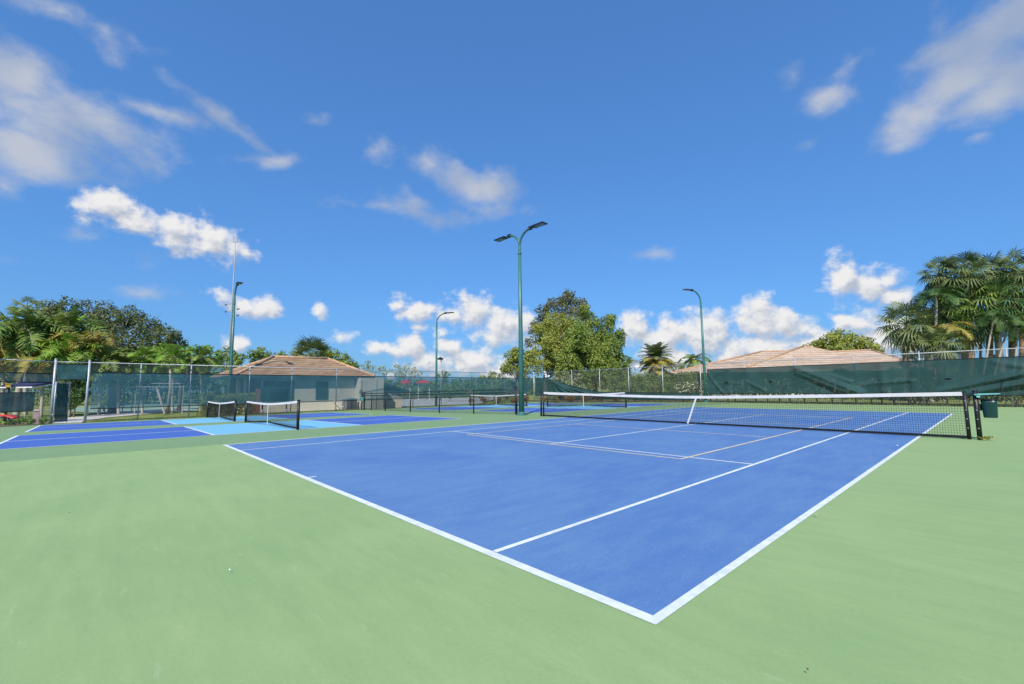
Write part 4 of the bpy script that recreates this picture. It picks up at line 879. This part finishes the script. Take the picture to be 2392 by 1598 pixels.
tree('wide sparse pale tree right of the white backboard', 84, [(930, 862, 13), (950, 860, 13), (966, 864, 13), (980, 872, 10), (940, 872, 14), (918, 870, 11), (962, 876, 13)], 'lf_pale', .3, .17, 19, .12, group=G_, sub=6)
tree('small dark tree on the horizon beside the distant street light', 80, [(1036, 872, 9), (1046, 874, 8), (1026, 878, 8), (1040, 884, 11)], 'lf_mid', .3, .3, 20, .1, sub=6)
tree('low round tree on the horizon left of the tallest lamp post', 72, [(1128, 882, 11), (1150, 876, 12), (1168, 880, 11), (1180, 888, 10), (1144, 890, 14)], 'lf_mid', .3, .32, 21, .15, sub=7)
# far wood that closes the horizon
def far_wood(u0, u1, D, vt, n, lm, seed, label):
    rnd = random.Random(seed); mb = MB(); u = u0; bl = []
    while u < u1:
        r_ = rnd.uniform(10, 20)*D/110; bl.append((pt(u, vt+rnd.uniform(-4, 9)+r_*.6, D+rnd.uniform(-6, 6)), m(r_, D))); bl.append((pt(u+rnd.uniform(-8, 8), vt+22, D-4), m(r_*1.1, D))); u += r_*.8
    foliage(mb, bl, .55*D/110, .32, rnd, 5); o = mb.build('distant_wood', M[lm], kind='stuff'); return o
far_wood(-60, 800, 105, 872, 0, 'lf_mid', 91, '')
far_wood(800, 1330, 120, 888, 0, 'lf_mid', 92, '')
far_wood(1330, 1760, 110, 872, 0, 'lf_mid', 93, '')
far_wood(2020, 2560, 95, 848, 0, 'lf_yel', 94, '')
# the big clump in the middle
tree('yellow green tree left of the tall lamp post behind the fence', 52, [(1192, 836, 22), (1215, 826, 22), (1238, 832, 22), (1200, 858, 26), (1232, 862, 26), (1180, 862, 16)], 'lf_yel', .27, .40, 22, .16)
tree('tallest dark brownish tree at the top of the central clump', 66, [(1300, 710, 26), (1325, 698, 24), (1352, 712, 24), (1268, 722, 18), (1282, 750, 30), (1330, 740, 36), (1362, 735, 20), (1248, 765, 20), (1238, 800, 16), (1290, 790, 40), (1350, 790, 40), (1245, 830, 18)], 'lf_brown', .36, .36, 23, .35, 1310, group=None, twigs=2)
tree('broad yellowish tree on the left of the central clump', 56, [(1302, 752, 34), (1272, 775, 30), (1335, 760, 34), (1262, 812, 28), (1300, 805, 44), (1345, 800, 40), (1268, 850, 26), (1305, 850, 38)], 'lf_yel', .24, .42, 24, .3, 1275, bark='bark_pale')
tree('broad leafy green tree on the right of the central clump', 54, [(1365, 728, 20), (1382, 755, 28), (1425, 745, 20), (1360, 785, 36), (1410, 780, 34), (1440, 790, 26), (1338, 835, 34), (1385, 830, 42), (1430, 828, 36), (1456, 845, 22), (1320, 862, 26), (1370, 868, 34), (1420, 868, 34), (1452, 872, 24), (1400, 800, 40), (1375, 850, 40), (1415, 848, 36), (1350, 812, 34), (1340, 790, 34, -1.6), (1330, 850, 34, -1.4), (1400, 830, 40, -1)], 'lf_mid', .25, .46, 25, .3, 1390)
tree('round yellow green tree behind the tan house roof', 78, [(1905, 812, 24), (1935, 798, 26), (1968, 794, 28), (2000, 800, 26), (2028, 812, 24), (2045, 824, 18), (1890, 822, 16), (1960, 822, 36), (2010, 826, 30)], 'lf_yel', .42, .42, 26, .4, 1965)

# hedges and shrubs
def hedge(name, label, a, b, hh, wid, lm, leaf, n, seed, cat='hedge', ztop=None, trunks=True, group=None):
    rnd = random.Random(seed); a = Vector((a[0], a[1])); b = Vector((b[0], b[1])); d = b-a; Ln = d.length; e = d/Ln; nn_ = Vector((-e.y, e.x)); c_ = (a+b)/2
    t_ = thing(name, (c_.x, c_.y, zg(c_.x)), label, cat, group); mb = MB()
    for _ in range(n):
        s = rnd.uniform(0, Ln); H = hh*(1+.04*math.sin(s*1.9+seed)+.03*math.sin(s*4.7)); side = rnd.random(); z0 = .25 if trunks else .05
        if side < .62: o, z, nrm = -wid/2*(1-.25*rnd.random()**2)+.06*math.sin(s*3.3+rnd.uniform(-1, 1)), z0+(H-z0)*rnd.random()**.8, -nn_
        elif side < .82: o, z, nrm = rnd.uniform(-.5, .5)*wid, H*rnd.uniform(.93, 1.05), Vector((0, 0))
        else: o, z, nrm = wid/2*rnd.uniform(.2, 1), z0+(H-z0)*rnd.random(), nn_
        q = a+e*s+nn_*o; leafquad(mb, Vector((q.x, q.y, zg(q.x)+z)), Vector((nrm.x, nrm.y, .5))+Vector((rnd.uniform(-.8, .8), rnd.uniform(-.8, .8), rnd.uniform(-.4, .8))), leaf*rnd.uniform(.6, 1.35), rnd)
    mb.build('foliage', M[lm], t_)
    mb = MB(); k = .3
    while k < Ln:
        q = a+e*k+nn_*rnd.uniform(-.15, .15); z = zg(q.x)
        for _ in range(2): mb.tube([(q.x, q.y, z-.05), (q.x+rnd.uniform(-.25, .25), q.y+rnd.uniform(-.25, .25), z+hh*.75)], [.035, .015], 5)
        k += rnd.uniform(.5, .9)
    mb.build('stems', M['bark'], t_)
    return t_
hedge('hedge', 'clipped dark green hedge behind the sagging windscreen', (-23.8, 34.0), (-13.0, 34.3), 2.25, 1.3, 'lf_hedge', .17, 9500, 31)
hedge('hedge', 'dark hedge behind the long wrinkled windscreen below the house', (-12.9, 34.4), (-1.2, 34.8), 2.05, 1.3, 'lf_hedge', .17, 7000, 32)
hedge('hedge', 'ragged dark hedge below the palms on the right', (-1.1, 34.8), (13.5, 35.4), 1.7, 1.4, 'lf_hedge', .18, 6500, 33)
def bush(label, D, bl, lm, leaf, dens, seed, group=None, name='shrub', sub=8):
    return tree(label, D, bl, lm, leaf, dens, seed, .04, cat='shrub', group=group, name=name, sub=sub)
a_, b__ = pt(-150, 925, 60), pt(560, 925, 64)
hedge('hedge', 'tall dark hedge at the back of the lawn seen through the sheer windscreen', (a_.x, a_.y), (b__.x, b__.y), 5.2, 2.0, 'lf_deep', .42, 9000, 35, trunks=False)
hedge('hedge', 'leafy yellow green bush hedge below the sheer windscreen at the clubhouse porch', (-30.75, 2.3), (-30.9, 5.2), 1.25, 1.0, 'lf_yel', .13, 3200, 34, trunks=False)
bush('loose pale shrub behind the torn windscreen at the fence corner', 50, [(1300, 886, 14), (1322, 880, 14), (1345, 884, 14), (1290, 905, 16), (1320, 905, 18), (1350, 905, 16)], 'lf_pale', .24, .4, 41)
bush('tall mid green shrub behind the left end of the clipped hedge', 47, [(1368, 875, 16), (1392, 868, 16), (1415, 872, 16), (1440, 866, 15), (1380, 895, 18), (1410, 895, 18), (1440, 892, 16)], 'lf_mid', .24, .4, 42)
bush('dense shrubbery behind the far windscreen beyond the divider fence', 56, [(1060, 905, 20), (1085, 900, 20), (1110, 896, 18), (1160, 902, 22), (1195, 898, 18), (1228, 898, 20), (1040, 915, 18), (1130, 912, 20), (1210, 915, 20), (1180, 918, 18)], 'lf_mid', .28, .4, 43)
bush('pink and green low shrub under the far windscreen at the fence corner', 45, [(1100, 935, 8), (1130, 934, 9), (1165, 934, 9), (1200, 933, 9), (1230, 933, 9)], 'lf_red', .2, .5, 44)
bush('low red tipped shrub at the foot of the torn windscreen', 42, [(1270, 932, 9), (1300, 932, 10), (1330, 932, 10), (1365, 932, 10), (1400, 931, 10), (1440, 930, 9)], 'lf_red', .18, .5, 45)
bush('dark leafy shrub in the gateway behind the open gate', 29.5, [(165, 905, 22), (180, 930, 20), (170, 945, 14), (190, 890, 20), (160, 880, 18), (195, 915, 16)], 'lf_deep', .16, .45, 46)
bush('dark leafy shrub under the crumpled cloth at the far left', 21.3, [(30, 985, 10), (52, 980, 11), (72, 984, 10), (100, 984, 9), (10, 990, 9)], 'lf_bright', .10, .4, 47)
bush('young dark conifer in front of the clubhouse porch', 29.3, [(507, 905, 7), (506, 918, 10), (505, 930, 13), (504, 942, 14)], 'lf_deep', .12, .6, 48, name='conifer')
bush('small lit bush on the lawn seen through the sheer windscreen', 40, [(245, 940, 8), (252, 945, 7), (238, 948, 7)], 'lf_bright', .16, .5, 49)
G_ = 'yellow green shrubs behind the right fence'
bush('yellow green shrub left of the pale palm trunk above the windscreen', 37, [(2120, 832, 14), (2140, 838, 14), (2110, 845, 12), (2150, 825, 10)], 'lf_yel', .16, .42, 51, group=G_)
bush('yellow green shrub right of the pale palm trunk above the windscreen', 37, [(2235, 815, 16), (2255, 830, 16), (2225, 840, 14), (2270, 845, 12)], 'lf_yel', .16, .42, 52, group=G_)
bush('yellow green shrub between the thin leaning palm stems', 39, [(2300, 845, 14), (2320, 835, 12), (2285, 850, 12)], 'lf_yel', .16, .42, 53, group=G_)
bush('leafy sunlit shrub at the grass edge under the right windscreen', 25.5, [(2335, 932, 9), (2362, 930, 10), (2388, 930, 10), (2410, 930, 10)], 'lf_gold', .11, .5, 54)
bush('dark shrub at the foot of the right fence behind the tennis net', 27, [(2060, 928, 8), (2085, 930, 8), (2110, 928, 9), (2190, 928, 9), (2215, 928, 9), (2150, 929, 8)], 'lf_hedge', .11, .5, 55)

# palms
def feather(lm_, rm_, c, azm, el0, Ln, droop, nl, ll, lw, rnd, lift=.25, plume=False):
    P = [Vector(c)]; e = el0; n = 9
    d = Vector((math.cos(azm), math.sin(azm), 0)); T = []
    for k in range(n):
        t = (k+1)/n; e = el0-droop*t**1.25; v = d*math.cos(e)+Vector((0, 0, math.sin(e))); T.append(v); P.append(P[-1]+v*(Ln/n))
    T.append(T[-1]); rm_.tube(P, [.035*(Ln/3)*(1-i/(n+1)*.85) for i in range(n+1)], 5, False)
    sd_ = Vector((-d.y, d.x, 0))
    for i in range(nl):
        t = .12+.88*(i+.5)/nl; f = t*n; k = min(n-1, int(f)); p = P[k]+(P[k+1]-P[k])*(f-k); v = T[k]; up = sd_.cross(v)*-1
        if up.z < 0: up = -up
        l_ = ll*(math.sin(math.pi*min(1, t*.9+.1))**.6)*rnd.uniform(.85, 1.12)
        for s in (-1, 1):
            w_ = rnd.uniform(-.9, .9) if plume else 0
            a = (sd_*s+v*rnd.uniform(.35, .7)+up*(lift+w_+rnd.uniform(-.12, .12))).normalized(); tip = p+a*l_+Vector((0, 0, -l_*rnd.uniform(.18, .45))); md = p+a*l_*.5+Vector((0, 0, -l_*.05)); wv = v*lw*.5
            lm_.quad(p-wv*.6, p+wv*.6, md+wv, md-wv); lm_.quad(md-wv, md+wv, tip+wv*.15, tip-wv*.15)
def fanleaf(lm_, rm_, c, azm, el0, pet, rad, rnd, nseg=16, sag=.35):
    d = Vector((math.cos(azm), math.sin(azm), 0)); e1 = el0-.25; v0 = d*math.cos(el0)+Vector((0, 0, math.sin(el0))); v = d*math.cos(e1)+Vector((0, 0, math.sin(e1)))
    P = [Vector(c), Vector(c)+v0*pet*.55, Vector(c)+v0*pet*.5+v*pet*.5]; rm_.tube(P, [.03, .022, .016], 5, False)
    sd_ = Vector((-d.y, d.x, 0)); up = v.cross(sd_)
    if up.z < 0: up = -up
    h_ = P[-1]; tw = rnd.uniform(-.5, .5)
    s2 = sd_*math.cos(tw)+up*math.sin(tw); u2 = up*math.cos(tw)-sd_*math.sin(tw)
    for k in range(nseg):
        a = -2.1+4.2*k/(nseg-1); dir_ = v*math.cos(a)+s2*math.sin(a)+u2*(-.22*abs(math.sin(a))+.1); l_ = rad*(1-.22*(abs(a)/2.1)**2)*rnd.uniform(.88, 1.1)
        md = h_+dir_*l_*.5; tip = h_+dir_*l_+Vector((0, 0, -l_*sag*rnd.uniform(.5, 1.3))); w_ = dir_.cross(u2).normalized()*(rad*.052)
        lm_.quad(h_, h_+w_*.05, md+w_, md-w_); lm_.quad(md-w_, md+w_, tip+w_*.1, tip-w_*.1)
def palm(label, u, v, D, rpx, kind, lm, seed, n=26, bark='bark_pale', tr=.13, group=None, lean=0, nl=26, skirt=0, name='palm_tree', base_u=None, elr=(-.9, 1.45), plume=False, droop=1.5):
    rnd = random.Random(seed); c = pt(u, v, D); b_ = base(u if base_u is None else base_u, D); t_ = thing(name, b_, label, 'palm tree', group); R_ = m(rpx, D)
    mb = MB(); md = (b_+c)/2+Vector((rnd.uniform(-.1, .1), rnd.uniform(-.1, .1), 0)); H = c.z-b_.z
    mb.tube([b_+Vector((0, 0, -.1)), b_+Vector((0, 0, .2)), md, c-Vector((0, 0, .45*min(1, R_))), c+Vector((0, 0, .1))], [tr*1.35, tr*1.1, tr, tr*.95, tr*.5], 10); mb.build('trunk', M[bark], t_, True)
    lmb, rmb, dmb = MB(), MB(), MB(); ga_ = 2.399963
    for i in range(n):
        t = (i+.5)/n; el = elr[1]-(elr[1]-elr[0])*t**.85+rnd.uniform(-.12, .12); azm = i*ga_+rnd.uniform(-.25, .25); k = rnd.uniform(.88, 1.1)
        if kind == 'fan': fanleaf(lmb, rmb, c, azm, el, R_*.62*k, R_*.52*k, rnd, sag=.25+.35*t)
        else: feather(lmb, rmb, c, azm, min(el, 1.4), R_*1.15*k, droop*(.6+.5*(1-t) if el > 0 else .7), nl, R_*.34, R_*(.035 if lm == 'lf_deep' else .055), rnd, plume=plume)
    for i in range(skirt):
        azm = i*ga_; el = rnd.uniform(-1.5, -.7)
        if kind == 'fan': fanleaf(dmb, rmb, c-Vector((0, 0, .25)), azm, el, R_*.4, R_*.5, rnd, sag=.5)
        else: feather(dmb, rmb, c-Vector((0, 0, .3)), azm, el, R_*1.0, .5, nl-6, R_*.30, R_*.045, rnd)
    cr = lmb.build('crown', M[lm], t_); rmb.build('leaf_stalks', M['lf_straw' if kind == 'feather' and lm != 'lf_deep' else 'lf_palm'], t_)
    if skirt: dmb.build('dead_fronds', M['lf_straw'], t_)
    return t_
G_ = 'palms beyond the left fence'
palm('foxtail palm at the far left with golden hanging fronds', 58, 768, 31, 92, 'feather', 'lf_palm', 61, 15, tr=.16, group=G_, nl=40, base_u=42, skirt=0, elr=(-.75, 1.3), plume=True, droop=1.7)
lmb = MB(); rmb = MB(); rr = random.Random(8); c_ = pt(58, 776, 31)
for i in range(7): feather(lmb, rmb, c_, i*2.4+.3, -.55, 2.6, .9, 34, .75, .09, rr, plume=True)
fo = [o for o in bpy.data.objects if o.get('label', '').startswith('foxtail palm at the far left')][0]
lmb.build('yellowing_fronds', M['lf_gold'], fo)
palm('dark palm with an upright bright new frond left of the gate', 163, 772, 33, 80, 'feather', 'lf_palm', 62, 14, tr=.15, group=G_, nl=42, elr=(-.6, 1.2), plume=True, droop=1.6)
lmb = MB(); rmb = MB(); c_ = pt(168, 768, 33); feather(lmb, rmb, c_, .2, 1.35, 1.7, .2, 30, .35, .06, rr); feather(lmb, rmb, c_, 2.2, 1.2, 1.5, .5, 30, .4, .06, rr)
fo = [o for o in bpy.data.objects if o.get('label', '').startswith('dark palm with an upright')][0]
lmb.build('new_fronds', M['lf_bright'], fo)
palm('fan palm with stiff pale fans rising behind the foxtail palm', 63, 722, 36, 38, 'fan', 'lf_yel', 63, 12, group=G_, elr=(-.2, 1.3))
palm('golden tinged palm drooping over the gate', 205, 792, 32, 62, 'feather', 'lf_gold', 64, 13, tr=.1, group=G_, nl=34, elr=(-.5, .9), plume=True)
palm('bright green bushy palm right above the gate', 165, 822, 31, 62, 'feather', 'lf_bright', 65, 18, tr=.09, group=G_, nl=34, plume=True)
palm('low bushy palm over the sheer windscreen right of the gate', 235, 838, 32, 58, 'feather', 'lf_palm', 66, 18, tr=.09, group=G_, nl=34, plume=True)
palm('palm with golden fronds low behind the fence left of the gate', 100, 838, 31, 60, 'feather', 'lf_gold', 67, 14, tr=.09, group=G_, nl=32)
palm('small palm cut by the left edge of the photo', 6, 822, 31, 66, 'feather', 'lf_gold', 68, 15, tr=.1, group=G_, nl=32, plume=True)
palm('arching palm left of the bright layered tree', 335, 835, 34, 46, 'feather', 'lf_bright', 69, 17, tr=.08, group=G_, nl=28)
palm('arching palm in front of the bright layered tree', 405, 836, 35, 48, 'feather', 'lf_bright', 70, 17, tr=.08, group=G_, nl=28)
palm('arching palm close to the left lamp post', 470, 836, 36, 42, 'feather', 'lf_palm', 71, 17, tr=.08, group=G_, nl=28)
palm('low arching palm above the middle of the sheer windscreen', 280, 850, 33, 44, 'feather', 'lf_palm', 79, 16, tr=.08, group=G_, nl=28)
palm('thick pale palm trunk seen through the sheer windscreen', 264, 842, 37, 40, 'feather', 'lf_palm', 72, 14, tr=.26, group=G_, nl=26)
b_ = base(394, 33); t_ = thing('braced_tree', b_, 'slender trunk with a leaning brace seen through the sheer windscreen', 'tree')
mb = MB(); mb.tube([b_, pt(398, 905, 33), pt(398, 850, 33)], [.13, .09, .07], 9); mb.build('trunk', M['bark_pale'], t_, True)
mb = MB(); mb.tube([base(388, 32.4), pt(366, 905, 33.2)], [.09, .07], 8); mb.build('brace', M['bark_pale'], t_, True)
mb = MB(); foliage(mb, [(pt(398, 846, 33), .5), (pt(410, 852, 33), .4), (pt(385, 852, 33.5), .4)], .16, .4, random.Random(5)); mb.build('crown', M['lf_palm'], t_)
palm('cabbage palm with a dense pale crown above the clubhouse ridge', 728, 836, 58, 54, 'fan', 'lf_sabal', 73, 60, bark='bark_boot', tr=.2, elr=(-.8, 1.5))
palm('broad date palm with a skirt of dead fronds behind the hedge', 1532, 840, 47, 47, 'feather', 'lf_gold', 74, 20, bark='bark_boot', tr=.32, nl=34, skirt=22, elr=(-.5, .35), droop=.8)
fo = [o for o in bpy.data.objects if o.get('label', '').startswith('broad date palm')][0]
lmb = MB(); rmb = MB(); rr = random.Random(18); c_ = pt(1532, 836, 47)
for i in range(34): feather(lmb, rmb, c_, i*2.4+.9, 1.5-.042*i, 2.05, .95, 32, .55, .075, rr)
lmb.build('green_fronds', M['lf_sabal'], fo)
palm('slim coconut palm beside the lamp post curving left', 1622, 840, 58, 38, 'feather', 'lf_palm', 75, 18, tr=.14, nl=26, elr=(-.7, 1.2), droop=1.7)
palm('tiny palm top between the date palm and the coconut palm', 1585, 850, 62, 16, 'feather', 'lf_palm', 76, 12, tr=.1, nl=18)
palm('small palm on the horizon left of the central trees', 1150, 878, 70, 17, 'feather', 'lf_palm', 77, 12, tr=.12, nl=18)
G_ = 'palms in the group at the right edge'
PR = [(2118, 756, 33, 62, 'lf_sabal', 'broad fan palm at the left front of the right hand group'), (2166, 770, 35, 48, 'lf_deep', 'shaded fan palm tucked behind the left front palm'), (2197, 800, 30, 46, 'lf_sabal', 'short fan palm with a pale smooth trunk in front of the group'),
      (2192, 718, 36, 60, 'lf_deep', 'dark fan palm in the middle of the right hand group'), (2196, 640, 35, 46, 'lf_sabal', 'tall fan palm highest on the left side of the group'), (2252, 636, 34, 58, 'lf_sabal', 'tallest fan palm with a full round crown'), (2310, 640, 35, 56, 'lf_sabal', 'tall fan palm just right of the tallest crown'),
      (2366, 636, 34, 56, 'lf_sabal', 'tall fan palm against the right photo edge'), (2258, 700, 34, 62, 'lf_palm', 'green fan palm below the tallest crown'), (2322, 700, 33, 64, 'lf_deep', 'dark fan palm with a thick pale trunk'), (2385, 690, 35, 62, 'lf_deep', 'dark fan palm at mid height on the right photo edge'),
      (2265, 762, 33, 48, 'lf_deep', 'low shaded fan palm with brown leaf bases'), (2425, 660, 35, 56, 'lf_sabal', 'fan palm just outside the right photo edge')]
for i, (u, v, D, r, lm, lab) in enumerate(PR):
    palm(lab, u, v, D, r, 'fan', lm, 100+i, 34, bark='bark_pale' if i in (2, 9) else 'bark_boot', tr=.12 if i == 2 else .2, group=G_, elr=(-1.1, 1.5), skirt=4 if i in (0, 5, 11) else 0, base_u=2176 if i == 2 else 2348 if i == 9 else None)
palm('feathery palm arching out left below the tallest crowns', 2186, 690, 32, 58, 'feather', 'lf_deep', 131, 13, tr=.08, group=G_, nl=30, elr=(-.1, 1.2), droop=2.0)
palm('feathery palm with yellowish lower fronds in the group centre', 2205, 760, 31, 60, 'feather', 'lf_gold', 132, 9, tr=.08, group=G_, nl=30, elr=(-.7, .5))
palm('bright feathery palm among the tall fan palms', 2290, 665, 36, 66, 'feather', 'lf_palm', 133, 15, tr=.08, bark='bark_boot', group=G_, nl=32, elr=(-.5, 1.2), droop=1.8)
for i, (u, v, bu, r, lab) in enumerate(((2318, 735, 2285, 50, 'thin leaning palm stem left of the thick pale trunk'), (2352, 752, 2310, 46, 'thin leaning palm stem crossing the thick pale trunk'), (2378, 745, 2362, 48, 'thin palm stem right of the thick pale trunk'), (2400, 760, 2375, 50, 'thin palm stem leaning out at the right photo edge'))):
    palm(lab, u, v, 31.5+.4*i, r, 'feather', 'lf_deep', 140+i, 11, tr=.06, group='thin palm stems at the right edge', nl=26, base_u=bu, elr=(-.6, 1.2), droop=1.8)

# ------------------------------------------------------------------ grass fringe, fallen leaves
mb = MB(); rr = random.Random(77)
def blade(x, y, s):
    z = zg(x); a = rr.uniform(0, 6.3); w_ = .012; l_ = Vector((rr.uniform(-.5, .5)*s, rr.uniform(-.5, .5)*s, s)); c_ = Vector((math.cos(a)*w_, math.sin(a)*w_, 0)); p = Vector((x, y, z-.02)); mb.quad(p-c_, p+c_, p+l_+c_*.2, p+l_-c_*.2)
for _ in range(9000):
    y = rr.uniform(-2.3, 12.4); x = lf(y)-rr.uniform(-.28, 1.4)**1.0; blade(x, y, rr.uniform(.03, .11))
for _ in range(7000): blade(rr.uniform(-16, 12), rr.uniform(32.2, 34.2), rr.uniform(.04, .12))
gr = mb.build('grass', leafm('grass_blades', (0.116, 0.203, 0.036), (0.377, 0.362, 0.102), 1.5), kind='stuff')
def leaf(u, v, s, label, m_, seed):
    d = ray(u, v); t = -(CZ-.022)/d.z; p = CAM+d*t; r_ = random.Random(seed); mb = MB(); a0 = r_.uniform(0, 6.3); e1 = Vector((math.cos(a0), math.sin(a0), 0)); e2 = Vector((-e1.y, e1.x, 0))
    mb.poly([p-e1*s, p-e1*s*.3+e2*s*.45+Vector((0, 0, .008)), p+e1*s*.4+e2*s*.35+Vector((0, 0, .012)), p+e1*s*1.1+Vector((0, 0, .004)), p+e1*s*.3-e2*s*.3, p-e1*s*.4-e2*s*.4+Vector((0, 0, .01))])
    tag(recentre(mb.build('fallen_leaf', m_), p), label, 'leaf')
leaf(1905, 1203, .018, 'tiny dry leaf lying on the right white sideline', M['bark_pale'], 1)
leaf(1886, 1566, .006, 'tiny dark leaf on the green apron at the bottom right', M['bark'], 2)
leaf(535, 1333, .008, 'tiny white fleck on the green apron at lower left', M['plastic'], 3)
leaf(2097, 1041, .028, 'small white scrap on the blue court near the net', M['plastic'], 4)
leaf(163, 1199, .009, 'tiny dark speck on the green apron at left', M['bark'], 6)
mb = MB(); rr = random.Random(3)
for _ in range(60):
    c_ = Vector((1.02+rr.gauss(.06, .07), 12.06+rr.gauss(0, .05), .03+rr.random()*.06)); leafquad(mb, c_, Vector((rr.gauss(0, 1), rr.gauss(0, 1), 1)), rr.uniform(.03, .07), rr)
tag(recentre(mb.build('leaf_tuft', M['lf_gold']), (1.05, 12.06, .02)), 'little tuft of yellow leaves at the foot of the right net post', 'leaves')
